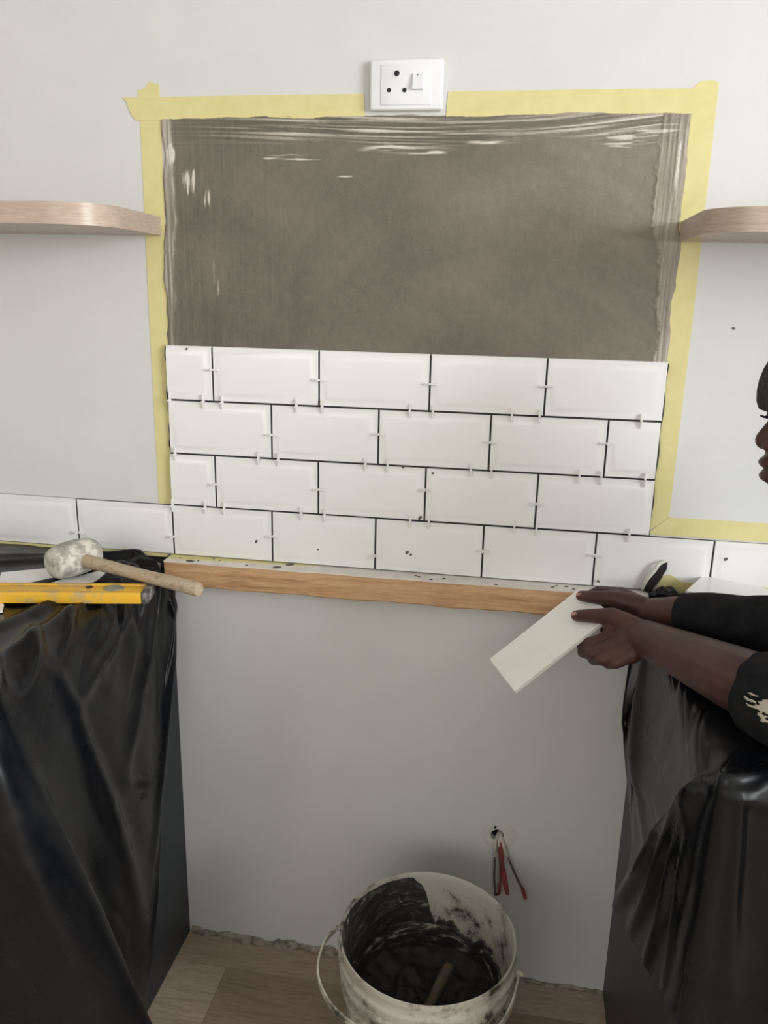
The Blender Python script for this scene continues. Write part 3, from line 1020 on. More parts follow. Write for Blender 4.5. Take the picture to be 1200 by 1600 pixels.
bm.faces.new(rows[0][::-1])
bm.faces.new(rows[-1])
fin('head', bm, M['rubber'], ML, angle=40)
bm = bmesh.new()
tube(bm, [hc+hd*t for t in (-0.03, 0.02, 0.06, 0.12, 0.18, 0.24, 0.285, 0.2905)], [0.011, 0.0125, 0.0120, 0.0108, 0.0108, 0.0118, 0.0122, 0.0108], 18)
fin('handle', bm, M['handle'], ML, angle=40)


def loose_tile(pts, z, th, label, m_='tile', name='loose_tile'):
    b_ = bmesh.new()
    prism(b_, pts, 'z', z, z+th)
    bmesh.ops.bevel(b_, geom=list(b_.edges), offset=0.0008, segments=1, affect='EDGES')
    c = (sum(p[0] for p in pts)/len(pts), sum(p[1] for p in pts)/len(pts), z)
    return tag(fin(name, b_, M[m_], smooth=False, loc=c), label, 'tile')


def rect(cx, cy, w_, h_, a):
    c, s = math.cos(a), math.sin(a)
    return [(cx+c*x-s*y, cy+s*x+c*y) for x, y in ((-w_/2, -h_/2), (w_/2, -h_/2), (w_/2, h_/2), (-w_/2, h_/2))]


loose_tile(rect(-0.150, -0.175, 0.2, 0.1, math.radians(30)), 0.9095, 0.0075, 'white tile lying flat under the mallet head on the left counter')
bm = bmesh.new()
prism(bm, [(-0.30, -0.38), (-0.205, -0.372), (-0.165, -0.365), (-0.150, -0.345), (-0.165, -0.318), (-0.20, -0.30), (-0.30, -0.31)], 'z', 0.9135, 0.9160)
tag(fin('tile_offcut', bm, M['tile'], smooth=False, loc=(-0.2, -0.34, 0.9135)), 'white broken tile offcut poking out in front of the yellow level', 'tile')

# ------------------------------------------------------------------ things on the right counter
sa = math.radians(-27)
names = ['lowest', 'second lowest', 'second highest', 'topmost']
for k in range(4):
    jit = [(0.004, -0.002, 0.03), (0.0, 0.003, -0.02), (0.003, 0.0, 0.05), (0, 0, 0)][k]
    loose_tile(rect(1.0705+jit[0], -0.0935+jit[1]+0.003, 0.2, 0.1, sa+jit[2]), 0.9165+k*0.0082, 0.0080, 'loose white tile on the right counter, %s of its stack' % names[k],
               'tile' if k in (1, 3) else 'biscuit')
bm = bmesh.new()
prism(bm, rect(0.995, -0.066, 0.075, 0.060, math.radians(58)), 'z', 0.9165, 0.9215)
tag(fin('cardboard_scrap', bm, M['board'], smooth=False, loc=(0.985, -0.06, 0.9165)), 'brown cardboard scrap beside the stacked tiles on the right counter', 'cardboard')
# curled flap standing against the tile: pale outer edge, dark inside
bm = bmesh.new()
ed = [(0.8995, -0.014, 0.9175), (0.9055, -0.017, 0.9387), (0.9165, -0.019, 0.9580), (0.9240, -0.018, 0.9700), (0.9375, -0.016, 0.9760)]
tube(bm, [tuple(p) for p in crom(ed, 24)], [0.0018+0.0022*math.sin(math.pi*k/23) for k in range(24)], 10)
o = tag(fin('curled_flap', bm, M['whitestrip'], angle=180, loc=(0.9040, -0.014, 0.9145)), 'curled flap with pale edge and dark inside standing against the tiles above the hands', 'plastic scrap')
bm = bmesh.new()
prism(bm, [(0.9030, 0.9160), (0.9095, 0.9387), (0.9240, 0.9615), (0.9374, 0.9740), (0.9379, 0.9603), (0.9289, 0.9414), (0.9139, 0.9143)], 'y', -0.017, -0.0125)
fin('dark_lining', bm, M['adh'], o)
# bunched end of the sheet against the wall
bm = bmesh.new()
ell(bm, (0.945, -0.035, 0.915), (0.026, 0.018, 0.016), Matrix.Rotation(0.4, 3, 'Y'), 16)
for v_ in bm.verts:
    v_.co += Vector((0.002*math.sin(v_.co.z*500), 0.002*math.sin(v_.co.x*400), 0.003*math.sin(v_.co.x*260+v_.co.y*200)))
tag(fin('plastic_scrap', bm, M['plastic'], angle=180, loc=(0.945, -0.035, 0.905)), 'bunched black plastic behind the hands beside the yellow tape', 'plastic scrap')

# ------------------------------------------------------------------ bucket on the floor
BC = (0.561, -0.297, 0.0)
BH = 0.362
m, nt, b = newmat('stained_white_bucket')
b.inputs['Roughness'].default_value = 0.5
tc = nt.nodes.new('ShaderNodeTexCoord')
n = N(nt, 'ShaderNodeTexNoise', Scale=16.0, Detail=8.0, Roughness=0.72)
nt.links.new(tc.outputs['Object'], n.inputs['Vector'])
r = ramp(nt, n.outputs['Fac'], [(0.0, srgb(196, 192, 182)), (0.48, srgb(184, 179, 168)), (0.56, srgb(148, 142, 130)), (0.61, srgb(66, 62, 56)), (1.0, srgb(40, 37, 34))])
nt.links.new(r.outputs[0], b.inputs['Base Color'])
M['bucket'] = m
BK = empty('bucket', BC, 'dirty white plastic bucket of dark adhesive standing on the floor', 'bucket')
RT, RB = 0.1525, 0.132
outer = [(RB-0.006, 0.0), (RB, 0.004)]
for z, dr in ((0.10, 0), (0.20, 0), (0.265, 0), (0.268, 0.005), (0.273, 0.005), (0.276, 0.001), (0.298, 0.001), (0.301, 0.006), (0.306, 0.006), (0.309, 0.001),
              (0.326, 0.001), (0.329, 0.007), (0.334, 0.007), (0.337, 0.002), (0.350, 0.002), (0.354, 0.004), (BH, 0.003)):
    outer.append((RB+(RT-0.003-RB)*z/BH+dr, z))
prof = outer+[(RT-0.002, BH+0.001), (RT-0.004, BH-0.002)]
inner = [(RT-0.0045-(RT-RB)*(BH-z)/BH, z) for z in (BH-0.012, 0.30, 0.24, 0.18, 0.12, 0.06, 0.006)]
bm = bmesh.new()
rows = lathe(bm, prof+inner, BC, 96)
bm.faces.new(rows[0][::-1])
bm.faces.new(rows[-1])
fin('shell', bm, M['bucket'], BK, angle=40)
# bail handle hanging low on the left, with its lugs
AXH, FRH = Vector((-0.991, 0.131, 0)), Vector((-0.131, -0.991, 0))
half = [(0.166, 0.012, 0.330), (0.176, 0.035, 0.324), (0.174, 0.075, 0.314), (0.160, 0.105, 0.306), (0.128, 0.136, 0.300), (0.085, 0.157, 0.297), (0.040, 0.167, 0.295), (0.0, 0.170, 0.295)]
other = [(-0.040, 0.162, 0.288), (-0.085, 0.146, 0.286), (-0.122, 0.116, 0.290), (-0.146, 0.082, 0.298), (-0.158, 0.045, 0.312), (-0.161, 0.010, 0.326)]
full = half+other
pts = crom([Vector((BC[0], BC[1], z))+AXH*a+FRH*f_ for a, f_, z in full], 60)
bm = bmesh.new()
rows = []
for i, p in enumerate(pts):
    d = Vector(pts[min(i+1, 59)]-pts[max(i-1, 0)]).normalized()
    o_ = (Vector((p[0]-BC[0], p[1]-BC[1], 0))).normalized()
    u_ = d.cross(o_).normalized()
    o_ = u_.cross(d)
    p = Vector(p)
    rows.append([bm.verts.new(p+o_*a+u_*b_) for a, b_ in ((-0.0017, -0.0055), (0.0017, -0.0055), (0.0017, 0.0055), (-0.0017, 0.0055))])
for A, B in zip(rows[:-1], rows[1:]):
    for k in range(4):
        bm.faces.new((A[k], A[(k+1) % 4], B[(k+1) % 4], B[k]))
bm.faces.new(rows[0])
bm.faces.new(rows[-1][::-1])
fin('handle', bm, M['bucket'], BK, angle=30)
for sgn in (1, -1):
    bm = bmesh.new()
    p = Vector((BC[0], BC[1], 0.325))+AXH*0.1535*sgn
    q = Vector((BC[0], BC[1], 0.325))+AXH*0.164*sgn
    cone(bm, p, 0.005, q, 0.005, 14, 3)
    fin('handle_lug', bm, M['bucket'], BK)

# adhesive in the bucket: surface plus the coat smeared up the inside
m, nt, b = newmat('wet_dark_adhesive')
b.inputs['Roughness'].default_value = 0.5
n = N(nt, 'ShaderNodeTexNoise', Scale=22.0, Detail=7.0, Roughness=0.65, Distortion=1.2)
nt.links.new(coords(nt, (0.7, 0.7, 2.2), (0.5, 0.35, 0)), n.inputs['Vector'])
r = ramp(nt, n.outputs['Fac'], [(0.0, srgb(34, 33, 31)), (0.52, srgb(50, 48, 44)), (0.60, srgb(92, 88, 80)), (0.66, srgb(176, 170, 158))])
nt.links.new(r.outputs[0], b.inputs['Base Color'])
nt2 = N(nt, 'ShaderNodeBump', Strength=0.5, Distance=0.004)
nt.links.new(n.outputs['Fac'], nt2.inputs['Height'])
nt.links.new(nt2.outputs[0], b.inputs['Normal'])
M['smear'] = m
AD = empty('tile_adhesive', (BC[0], BC[1], 0.02), 'dark wet tile adhesive filling the bucket', 'adhesive')
AD['kind'] = 'stuff'
SZ = 0.185
nr, ntn = 36, 120
rr_ = np.linspace(0, 1, nr)[:, None]*np.ones((1, ntn))
th = np.linspace(0, 2*np.pi, ntn)[None, :]*np.ones((nr, 1))
ri = RT-0.006-(RT-RB)*(BH-SZ)/BH
xx = rr_*ri*np.cos(th)
yy = rr_*ri*np.sin(th)
zz = SZ+0.035*(fbm(xx*22+3, yy*22+7, 101, 4)-0.5)+0.02*np.abs(fbm(xx*40, yy*40, 102, 3)-0.5)+0.018*rr_**6
zz[:, -1] = zz[:, 0]
finmesh('wet_mass', gridmesh('wet_mass', np.stack([xx+BC[0], yy+BC[1], zz], -1)), M['smear_dark'] if 'smear_dark' in M else M['adh'], AD, angle=180)
nt_, nv_ = 260, 60
th = np.radians(np.linspace(-90, 270, nt_))
deg = np.degrees(th)
side_ = 1/(1+np.exp(-(deg-(97+12*(vnoise(deg*0.22, deg*0+1, 111)-0.5)))/3.0))
rag = vnoise(deg*0.10, deg*0+4, 112)*0.5+vnoise(deg*0.35, deg*0+4, 113)*0.3+vnoise(deg*0.9, deg*0, 114)*0.2
low = 0.215+0.055*rag+0.02*np.clip((deg-20)/60, 0, 1)
topz = low*(1-side_)+(BH-0.004-0.006*rag)*side_
G = np.zeros((nt_, nv_, 3))
for j in range(nv_):
    t = j/(nv_-1)
    z = SZ-0.02+(topz-SZ+0.02)*t
    edge = np.clip((1-t)*14, 0, 1)
    thick = (0.0010+0.0035*fbm(deg*0.12+t*4, t*14+deg*0.03, 115, 4))*edge+0.0002
    r_ = RT-0.0046-(RT-RB)*(BH-z)/BH-thick
    G[:, j, 0] = BC[0]+r_*np.cos(th)
    G[:, j, 1] = BC[1]+r_*np.sin(th)
    G[:, j, 2] = z
finmesh('smeared_coat', gridmesh('smeared_coat', G), M['smear'], AD, angle=180)
bm = bmesh.new()
tube(bm, [(0.556, -0.325, 0.190), (0.575, -0.292, 0.217), (0.597, -0.252, 0.250), (0.600, -0.247, 0.254)], [0.009, 0.0098, 0.0105, 0.007], 14)
M['stick'] = simple('smeared_wood', srgb(98, 84, 70), srgb(60, 54, 47), 0.7, 40)
tag(fin('mixing_stick', bm, M['stick'], angle=40, loc=(0.575, -0.29, 0.2)), 'wooden stick standing in the dark adhesive of the bucket', 'stick')

# ------------------------------------------------------------------ wires from the wall
HX, HZ = 0.6706, 0.3543
nx_, nv_ = 64, 12
G = np.zeros((nx_, nv_, 3))
ang = np.linspace(0, 2*np.pi, nx_)
ro = 0.034+0.003*np.sin(ang*2+1)+0.002*np.sin(ang*3)+0.0015*np.sin(ang*7)
for j in range(nv_):
    t = j/(nv_-1)
    r_ = 0.0137+(ro-0.0137)*t
    G[:, j, 0] = HX+0.004*t+r_*np.cos(ang)
    G[:, j, 1] = -(0.0001+0.0011*math.sin(math.pi*min(t*0.8+0.2, 1))+0.0004*np.sin(ang*4+t*9)*(1 if 0 < j < nv_-1 else 0))
    G[:, j, 2] = HZ-0.002*t+r_*np.sin(ang)
G[-1] = G[0]
finmesh('filler_patch', gridmesh('filler_patch', G), M['patch'], wall, angle=180)
bm = bmesh.new()
bmesh.ops.create_cone(bm, cap_ends=True, segments=16, radius1=0.0026, radius2=0.0026, depth=0.003, matrix=Matrix.Translation((HX-0.005, -0.0014, HZ+0.0195)) @ Matrix.Rotation(math.pi/2, 4, 'X'))
fin('screw_hole', bm, M['hole'], wall)
bm = bmesh.new()
bmesh.ops.create_cone(bm, cap_ends=True, segments=24, radius1=0.0134, radius2=0.0134, depth=0.004, matrix=Matrix.Translation((HX, 0.018, HZ)) @ Matrix.Rotation(math.pi/2, 4, 'X'))
fin('hole_shade_disc', bm, M['hole'], wall)  # black disc plugging the wire hole, stands in for the shade inside
M['w_grey'] = simple('grey_green_wire', srgb(108, 104, 88), srgb(84, 80, 68), 0.6, 60)
M['w_red'] = simple('red_wire', srgb(150, 72, 66), srgb(122, 52, 48), 0.5, 60)
M['w_pink'] = simple('faded_red_sleeve', srgb(182, 88, 86), srgb(160, 66, 66), 0.5, 60)
M['w_white'] = simple('dusty_white_sheath', srgb(206, 198, 188), srgb(180, 172, 160), 0.6, 80)


def wire(path, upper, rad, m_body, m_tip, tipfrac, label, tiprad=None):
    P_ = crom(path, 30)
    E_ = empty('electrical_wire', tuple(P_[0]), label, 'wire', 'wires hanging from the wall hole')
    k1 = int(30*upper)
    k2 = int(30*(1-tipfrac))
    def part(nm, a, b2, r_, m_):
        b_ = bmesh.new()
        tube(b_, [tuple(p) for p in P_[a:b2]], r_, 10)
        fin(nm, b_, m_, E_)
    if k1 > 1:
        part('sheath', 0, k1+1, rad*1.25, M['w_white'])
    part('insulation', k1, k2+1, rad, m_body)
    if tipfrac:
        n_ = 30-k2
        tr = tiprad or rad*1.5
        part('end_sleeve', k2, 30, [tr*(0.8+0.5*math.sin(math.pi*min(1, (i+1)/n_)))*(0.6 if i == n_-1 else 1) for i in range(n_)], m_tip)


wire([(HX+0.004, 0.017, HZ-0.002), (HX, 0.004, HZ-0.004), (HX-0.003, -0.010, HZ-0.022), (HX-0.001, -0.011, HZ-0.06), (HX+0.000, -0.010, HZ-0.10), (HX+0.006, -0.010, HZ-0.139)],
     0.38, 0.0022, M['w_grey'], M['hole'], 0.06, 'grey wire hanging leftmost from the round hole in the wall')
wire([(HX+0.005, 0.017, HZ), (HX+0.004, 0.004, HZ-0.003), (HX+0.006, -0.014, HZ-0.03), (HX+0.012, -0.016, HZ-0.075), (HX+0.012, -0.016, HZ-0.11), (HX+0.012, -0.015, HZ-0.133)],
     0.24, 0.0022, M['w_red'], M['w_red'], 0.2, 'dark red wire hanging just right of the grey wire', 0.0026)
wire([(HX+0.007, 0.017, HZ), (HX+0.007, 0.002, HZ-0.001), (HX+0.012, -0.014, HZ-0.03), (HX+0.018, -0.018, HZ-0.07), (HX+0.024, -0.018, HZ-0.105), (HX+0.030, -0.016, HZ-0.128)],
     0.22, 0.0029, M['w_red'], M['w_pink'], 0.42, 'thick faded red wire in the middle of the hanging bunch', 0.0042)
wire([(HX+0.008, 0.017, HZ-0.003), (HX+0.010, 0.002, HZ-0.004), (HX+0.016, -0.012, HZ-0.022), (HX+0.030, -0.014, HZ-0.052), (HX+0.048, -0.013, HZ-0.092), (HX+0.060, -0.012, HZ-0.115), (HX+0.067, -0.011, HZ-0.138)],
     0.36, 0.0022, M['w_grey'], M['w_pink'], 0.2, 'dark wire with a red tip hanging rightmost from the hole', 0.0034)

# ------------------------------------------------------------------ tile held in the hands
TA, TB, TD = Vector((0.636, -0.163, 0.824)), Vector((0.681, -0.253, 0.814)), Vector((0.783, -0.104, 0.946))
ex = (TD-TA).normalized()
ey = (TB-TA)-ex*(TB-TA).dot(ex)
ey.normalize()
ez = ex.cross(ey)
if ez.z < 0:
    ez = -ez
bm = bmesh.new()
th_ = 0.0078
corn = [TA, TA+ex*0.2, TA+ex*0.2+ey*0.1, TA+ey*0.1]
lo_ = [bm.verts.new(c-ez*th_) for c in corn]
hi_ = [bm.verts.new(c) for c in corn]
bm.faces.new(lo_)
bm.faces.new(hi_)
for k in range(4):
    bm.faces.new((lo_[k], lo_[(k+1) % 4], hi_[(k+1) % 4], hi_[k]))
bmesh.ops.bevel(bm, geom=list(bm.edges), offset=0.0009, segments=2, affect='EDGES')
tag(fin('held_tile', bm, M['biscuit'], angle=30, loc=tuple(TA)), 'plain cream tile held out in both hands', 'tile')

# ------------------------------------------------------------------ person leaning over the right counter
m, nt, b = newmat('dark_skin')
b.inputs['Roughness'].default_value = 0.48
b.inputs['Specular IOR Level'].default_value = 0.4
n = N(nt, 'ShaderNodeTexNoise', Scale=24.0, Detail=5.0)
nt.links.new(coords(nt), n.inputs['Vector'])
r = ramp(nt, n.outputs['Fac'], [(0.3, srgb(66, 42, 34)), (0.6, srgb(78, 51, 42)), (0.8, srgb(86, 58, 49))])
nt.links.new(r.outputs[0], b.inputs['Base Color'])
n2 = N(nt, 'ShaderNodeTexNoise', Scale=340.0, Detail=3.0)
nt.links.new(coords(nt), n2.inputs['Vector'])
bp = N(nt, 'ShaderNodeBump', Strength=0.15, Distance=0.001)
nt.links.new(n2.outputs['Fac'], bp.inputs['Height'])
nt.links.new(bp.outputs[0], b.inputs['Normal'])
M['skin'] = m
M['nail'] = simple('fingernail', srgb(196, 150, 136), srgb(184, 136, 122), 0.35, 80)
M['cloth'] = simple('black_cotton', srgb(24, 25, 27), srgb(34, 34, 36), 0.9, 30, 0.4, 500, 0.15)
M['trouser'] = simple('dark_work_trousers', srgb(44, 46, 52), srgb(36, 38, 44), 0.9, 40, 0.4, 500, 0.15)
M['beanie'] = simple('charcoal_knit', srgb(74, 72, 70), srgb(58, 56, 55), 0.95, 200, 0.5, 700, 0.1)
M['shoe'] = simple('worn_boot', srgb(60, 50, 42), srgb(46, 38, 32), 0.7, 40)
M['eye'] = simple('eye_white', srgb(225, 220, 212), None, 0.2, 20)

PS = empty('person', (1.50, -0.83, 0), 'person in black top and dark cap leaning over the right counter, holding a tile', 'person')
NT = Vector((0.9690, -0.330, 1.2507))      # tip of the nose
WL, EL, SL = Vector((0.873, -0.246, 0.9228)), Vector((1.000, -0.520, 0.972)), Vector((1.225, -0.630, 1.125))
FL = Vector((0.960, -0.437, 0.957))
WR, FR, ER, SR = Vector((0.889, -0.190, 0.943)), Vector((0.9275, -0.232, 0.963)), Vector((1.055, -0.355, 0.995)), Vector((1.17, -0.300, 1.15))
CH = (SL+SR)/2+Vector((0.01, 0, -0.01))
NK = Vector((1.130, -0.395, 1.195))
PEL = Vector((1.47, -0.80, 0.93))
bm = bmesh.new()
# torso
ell(bm, CH+Vector((0.06, -0.05, -0.02)), (0.15, 0.17, 0.105), Matrix.Rotation(-0.7, 3, 'Z'))
cone(bm, CH+Vector((0.03, -0.03, -0.01)), 0.115, PEL+Vector((-0.06, 0.06, 0.06)), 0.125, 20)
cone(bm, SL, 0.062, SR, 0.062)
ell(bm, PEL, (0.16, 0.15, 0.13))
cone(bm, CH+Vector((-0.01, 0, 0.03)), 0.06, NK, 0.055)
cone(bm, NK, 0.055, NT+Vector((0.115, -0.002, -0.02)), 0.056)
# legs
for s in (1, -1):
    hip = PEL+Vector((0.06*s, -0.06*s, -0.03))
    kn = Vector((1.49+0.09*s, -0.83-0.09*s, 0.49))
    an = Vector((1.53+0.10*s, -0.87-0.11*s, 0.09))
    cone(bm, hip, 0.088, kn, 0.058)
    cone(bm, kn, 0.057, an+Vector((0, 0, 0.2)), 0.053)
    cone(bm, an+Vector((0, 0, 0.2)), 0.053, an, 0.038)
    cone(bm, an+Vector((0, 0, -0.04)), 0.034, an+Vector((-0.12, 0.10, -0.06)), 0.027)
# arms
cone(bm, SL, 0.055, EL, 0.045)
cone(bm, EL, 0.044, FL, 0.0430)
cone(bm, FL, 0.0430, WL, 0.0285)
cone(bm, SR, 0.055, ER, 0.043)
cone(bm, ER, 0.040, FR, 0.0265)
cone(bm, FR, 0.0265, WR, 0.0235)
# hands: wrist, thumb and four fingers each (MCP, PIP, DIP, tip)
HANDS = [
    (WL, [(0.858, -0.236, 0.934), (0.828, -0.213, 0.9405), (0.7965, -0.190, 0.9290), (0.7745, -0.1745, 0.9210)],
     [[(0.838, -0.222, 0.914), (0.797, -0.212, 0.889), (0.780, -0.188, 0.884), (0.774, -0.170, 0.891)],
      [(0.840, -0.238, 0.908), (0.801, -0.233, 0.884), (0.787, -0.204, 0.870), (0.787, -0.184, 0.876)],
      [(0.846, -0.252, 0.902), (0.813, -0.250, 0.882), (0.803, -0.221, 0.866), (0.804, -0.201, 0.870)],
      [(0.855, -0.263, 0.900), (0.831, -0.265, 0.884), (0.823, -0.241, 0.870), (0.823, -0.224, 0.870)]], 1.0),
    (WR, [(0.868, -0.180, 0.951), (0.832, -0.168, 0.9535), (0.8025, -0.151, 0.9470), (0.7820, -0.1375, 0.9425)],
     [[(0.846, -0.150, 0.955), (0.814, -0.113, 0.944), (0.792, -0.104, 0.928), (0.777, -0.117, 0.922)],
      [(0.852, -0.158, 0.944), (0.823, -0.125, 0.924), (0.801, -0.118, 0.911), (0.787, -0.130, 0.909)],
      [(0.858, -0.167, 0.934), (0.832, -0.141, 0.911), (0.814, -0.136, 0.899), (0.803, -0.147, 0.899)],
      [(0.864, -0.177, 0.926), (0.843, -0.157, 0.905), (0.830, -0.152, 0.894), (0.821, -0.160, 0.893)]], 0.95)]
for W_, thumb, fingers, k in HANDS:
    tr = [0.0180*k, 0.0145*k, 0.0118*k, 0.0098*k]
    cone(bm, W_, 0.022*k, thumb[0], tr[0])
    for i in range(3):
        cone(bm, thumb[i], tr[i], thumb[i+1], tr[i+1])
    for q, fg in enumerate(fingers):
        f_ = (1.0, 1.03, 0.97, 0.86)[q]*k
        cone(bm, W_, 0.021*k, fg[0], 0.0135*f_)
        rs = (0.0135*f_, 0.0108*f_, 0.0092*f_, 0.0078*f_)
        for i in range(3):
            cone(bm, fg[i], rs[i], fg[i+1], rs[i+1])
        if q < 3:
            cone(bm, fg[0], 0.0128*f_, fingers[q+1][0], 0.0125*f_)
    cone(bm, thumb[1], 0.0115*k, fingers[0][0], 0.0125*k)
    cone(bm, thumb[0], 0.017*k, fingers[0][0], 0.0140*k)
    mid_ = Vector(thumb[1]).lerp(Vector(fingers[0][0]), 0.5)
    cone(bm, thumb[0], 0.015*k, mid_+(Vector(fingers[0][1])-Vector(fingers[0][0]))*0.25, 0.010*k)
    cone(bm, fingers[1][0], 0.015*k, thumb[0], 0.016*k)
    cone(bm, fingers[3][0], 0.014*k, W_, 0.022*k)
# head, facing -x
hd0 = NT
ell(bm, hd0+Vector((0.112, 0, 0.045)), (0.098, 0.076, 0.108))
ell(bm, hd0+Vector((0.075, 0, -0.025)), (0.058, 0.058, 0.062))
cone(bm, hd0+Vector((0.050, 0, -0.068)), 0.020, hd0+Vector((0.085, 0, -0.060)), 0.045)
cone(bm, hd0+Vector((0.014, 0, 0.003)), 0.0135, hd0+Vector((0.030, 0, 0.040)), 0.008)
for s in (1, -1):
    ell(bm, hd0+Vector((0.019, 0.014*s, -0.003)), (0.012, 0.010, 0.009))
    ell(bm, hd0+Vector((0.031, 0.026*s, 0.046)), (0.018, 0.026, 0.010))
    ell(bm, hd0+Vector((0.108, 0.074*s, 0.008)), (0.017, 0.010, 0.028))
    ell(bm, hd0+Vector((0.060, 0.034*s, 0.002)), (0.034, 0.028, 0.034))
ell(bm, hd0+Vector((0.030, 0, -0.0275)), (0.021, 0.026, 0.0095))
ell(bm, hd0+Vector((0.032, 0, -0.0455)), (0.020, 0.023, 0.0100))
body = fin('body', bm, M['skin'], PS)
bake(body, ('REMESH', dict(mode='VOXEL', voxel_size=0.0026)), ('SMOOTH', dict(factor=0.5, iterations=5)))
# eyes, brows, nails
for s in (1, -1):
    bm = bmesh.new()
    ell(bm, hd0+Vector((0.0330, 0.029*s, 0.0315)), (0.012, 0.013, 0.012))
    ey_ = fin('eye', bm, M['eye'], PS, angle=180)
    bm = bmesh.new()
    ell(bm, hd0+Vector((0.0325, 0.029*s, 0.0345)), (0.0135, 0.0145, 0.0105))
    fin('eyelid', bm, M['skin'], PS, angle=180)
    for q in range(9):
        bm = bmesh.new() if q == 0 else bm
        yy_ = (0.029+(q-4)*0.0026)*s
        xx_ = 0.0200+0.0011*(q-4)**2*0.25
        tube(bm, [hd0+Vector((xx_, yy_, 0.0300)), hd0+Vector((xx_-0.005, yy_+0.0003*(q-4)*s, 0.0285)), hd0+Vector((xx_-0.009, yy_+0.0006*(q-4)*s, 0.0300))], [0.0007, 0.0006, 0.0003], 5)
    fin('eyelashes', bm, M['hole'], PS, angle=180)


def nail(tip, ip, n_, w_):
    tip, ip, n_ = Vector(tip), Vector(ip), Vector(n_).normalized()
    d = (tip-ip).normalized()
    n_ = (n_-d*n_.dot(d)).normalized()
    s_ = d.cross(n_)
    b_ = bmesh.new()
    g = []
    for i in range(7):
        t = i/6
        row_ = []
        for j in range(7):
            a = -1.0+2.0*j/6
            wd = w_*(0.8+0.2*math.sin(t*math.pi))*(1 if i < 6 else 0.75)
            row_.append(b_.verts.new(tip+d*(-0.006+0.0125*t-0.0012*abs(a)*t)+s_*math.sin(a*1.05)*wd+n_*(w_*1.13*math.cos(a*1.05)-0.0020*t*t)))
        g.append(row_)
    for i in range(6):
        for j in range(6):
            b_.faces.new((g[i][j], g[i+1][j], g[i+1][j+1], g[i][j+1]))
    o_ = fin('thumbnail', b_, M['nail'], PS, angle=180)
    sm2 = o_.modifiers.new('thickness', 'SOLIDIFY')
    sm2.thickness = 0.0008


nail(HANDS[0][1][3], HANDS[0][1][2], ez*1.0+Vector((0, -0.45, 0)), 0.0088)
nail(HANDS[1][1][3], HANDS[1][1][2], ez*1.0+Vector((0, -0.45, 0)), 0.0083)
# clothes
bm = bmesh.new()
ell(bm, CH+Vector((0.06, -0.05, -0.02)), (0.165, 0.185, 0.12), Matrix.Rotation(-0.7, 3, 'Z'))
cone(bm, CH+Vector((0.03, -0.03, -0.01)), 0.130, PEL+Vector((-0.04, 0.04, 0.05)), 0.150, 20)
ell(bm, PEL+Vector((0, 0, 0.02)), (0.175, 0.165, 0.12))
cone(bm, SL, 0.075, SR, 0.075)
cone(bm, CH+Vector((-0.01, 0, 0.03)), 0.078, CH.lerp(NK, 0.55), 0.066)
for v_ in bm.verts:
    c_ = v_.co
    c_ += Vector((0.003*math.sin(c_.y*90+c_.z*60), 0.003*math.sin(c_.x*80+c_.z*50), 0.004*math.sin(c_.x*95-c_.y*70)))
jk = fin('black_top', bm, M['cloth'], PS)
bake(jk, ('REMESH', dict(mode='VOXEL', voxel_size=0.005)), ('SMOOTH', dict(factor=0.5, iterations=4)))
def sleeve(S_, E_, F_, W_, cutp, rs):
    b_ = bmesh.new()
    cone(b_, S_, rs[0], E_, rs[1])
    cone(b_, E_, rs[1], F_, rs[2])
    cone(b_, F_, rs[2], W_, rs[3])
    o_ = fin('sleeve', b_, M['cloth'], PS)
    bake(o_, ('REMESH', dict(mode='VOXEL', voxel_size=0.004)), ('SMOOTH', dict(factor=0.5, iterations=6)))
    b_ = bmesh.new()
    b_.from_mesh(o_.data)
    off = Vector(PS.location)
    d_ = (W_-E_).normalized()
    for v_ in b_.verts:
        c_ = v_.co+off*0
        t = (c_-E_).dot(d_)
        k_ = 0.0013*math.sin(t*120+5*math.sin(c_.z*43+1)+4*math.sin(c_.x*31+c_.y*23))+0.0028*math.sin(c_.x*52+c_.y*37)*math.sin(c_.z*61+c_.y*29)
        v_.co += v_.normal*k_
    bmesh.ops.bisect_plane(b_, geom=b_.verts[:]+b_.edges[:]+b_.faces[:], plane_co=cutp, plane_no=d_, clear_outer=True)
    b_.to_mesh(o_.data)
    b_.free()
    sm3 = o_.modifiers.new('thickness', 'SOLIDIFY')
    sm3.thickness = 0.003
    return o_


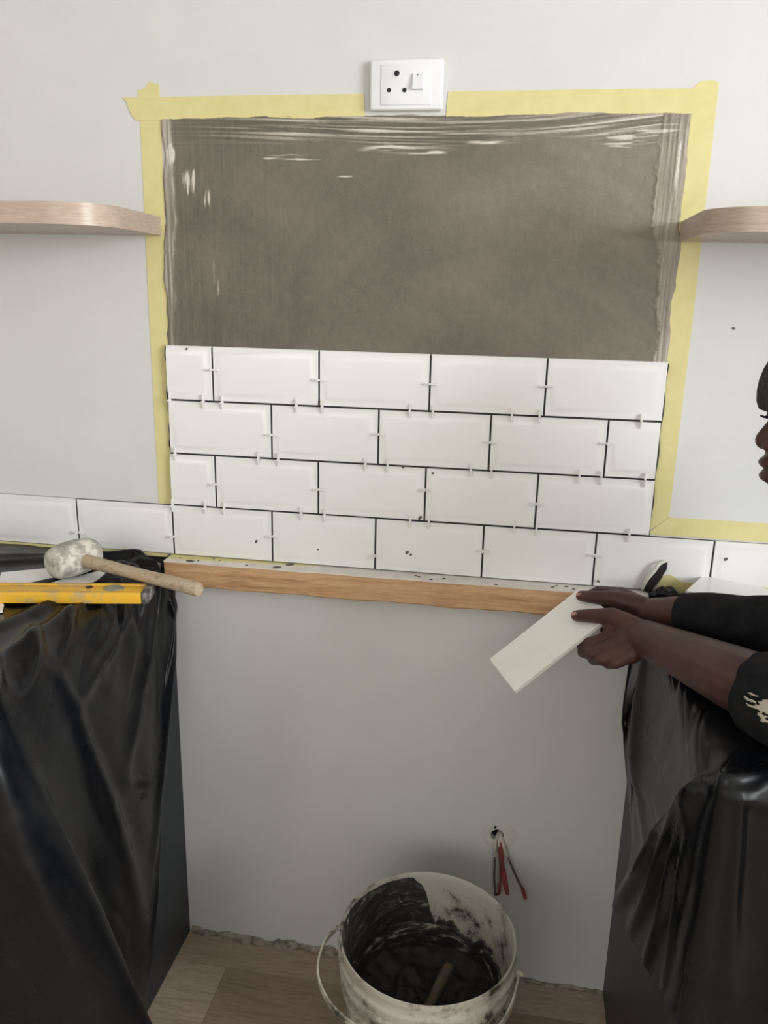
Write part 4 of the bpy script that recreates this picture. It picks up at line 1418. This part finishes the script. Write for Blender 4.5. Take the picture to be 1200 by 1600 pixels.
slv = sleeve(SL, EL, FL, WL, EL.lerp(FL, 0.42), (0.074, 0.060, 0.050, 0.045))
sleeve(SR, ER, FR, WR, FR+(ER-FR)*0.02, (0.070, 0.048, 0.0335, 0.032))
bm = bmesh.new()
ell(bm, PEL+Vector((0, 0, -0.02)), (0.172, 0.160, 0.12))
for s in (1, -1):
    hip = PEL+Vector((0.06*s, -0.06*s, -0.03))
    kn = Vector((1.49+0.09*s, -0.83-0.09*s, 0.49))
    an = Vector((1.53+0.10*s, -0.87-0.11*s, 0.09))
    cone(bm, hip, 0.100, kn, 0.074)
    cone(bm, kn, 0.074, an+Vector((0, 0, 0.02)), 0.062)
tr_ = fin('trousers', bm, M['trouser'], PS)
bake(tr_, ('REMESH', dict(mode='VOXEL', voxel_size=0.008)), ('SMOOTH', dict(factor=0.5, iterations=4)))
for s in (1, -1):
    an = Vector((1.53+0.10*s, -0.87-0.11*s, 0.09))
    bm = bmesh.new()
    cone(bm, an+Vector((0.01, -0.01, -0.045)), 0.044, an+Vector((-0.12, 0.10, -0.054)), 0.036)
    cone(bm, an+Vector((0, 0, 0.0)), 0.05, an+Vector((0, 0, -0.045)), 0.044)
    sh = fin('shoe', bm, M['shoe'], PS)
    bake(sh, ('REMESH', dict(mode='VOXEL', voxel_size=0.006)), ('SMOOTH', dict(factor=0.5, iterations=3)))
bm = bmesh.new()
R_ = Matrix.Rotation(0.16, 3, 'Y')
ell(bm, hd0+Vector((0.114, 0, 0.062)), (0.118, 0.087, 0.100), R_, 40)
for v_ in list(bm.verts):
    lim = hd0.z+0.043+0.10*(v_.co.x-hd0.x-0.02)*-0.25
    if v_.co.z < lim:
        v_.co.z = lim+(v_.co.z-lim)*0.08
cp = fin('knit_cap', bm, M['beanie'], PS, angle=180)
# paint splash on the near sleeve
m, nt, b = newmat('dried_paint')
b.inputs['Roughness'].default_value = 0.8
b.inputs['Base Color'].default_value = srgb(186, 178, 162)
M['paint'] = m

bpy.context.view_layer.update()
dgs = bpy.context.evaluated_depsgraph_get()
jkM = slv.matrix_world.inverted()
cen = Vector((0.972, -0.57, 0.983))
rp_ = random.Random(5)
bm = bmesh.new()
NU = 44
gridv = {}
aU, aV = Vector((0.95, 0.1, -0.25)).normalized(), Vector((0.2, -0.1, 0.95)).normalized()
for i in range(NU):
    for j in range(NU):
        u_, v_ = (i/(NU-1)-0.5)*2, (j/(NU-1)-0.5)*2
        nz_ = float(fbm(np.array([u_*3.0+v_*1.5+5]), np.array([v_*6.5-u_*3.5+3]), 131, 4)[0])
        if abs(v_-0.15*u_) > (u_+1.0)*0.50+1.5*(nz_-0.42) or u_ > 0.75+0.8*(nz_-0.5):
            continue
        start = cen+aU*0.034*u_+aV*0.024*v_+Vector((-0.02, -0.12, 0.02))
        ok, loc, nrm, idx = slv.ray_cast(jkM @ start, Vector((0.02, 0.12, -0.02)).normalized())
        if ok:
            w_ = slv.matrix_world @ loc
            gridv[(i, j)] = bm.verts.new(w_+nrm*(0.0012+0.0008*nz_))
for (i, j) in list(gridv):
    q = [(i, j), (i+1, j), (i+1, j+1), (i, j+1)]
    if all(k in gridv for k in q):
        bm.faces.new([gridv[k] for k in q])
bmesh.ops.delete(bm, geom=[v_ for v_ in bm.verts if not v_.link_faces], context='VERTS')
ps_ = fin('paint_splash', bm, M['paint'], None, angle=180)
ps_.parent = slv
ps_.matrix_parent_inverse = slv.matrix_world.inverted()
sm_ = ps_.modifiers.new('thickness', 'SOLIDIFY')
sm_.thickness = 0.001
ps_['label'] = 'dried white paint on the sleeve'
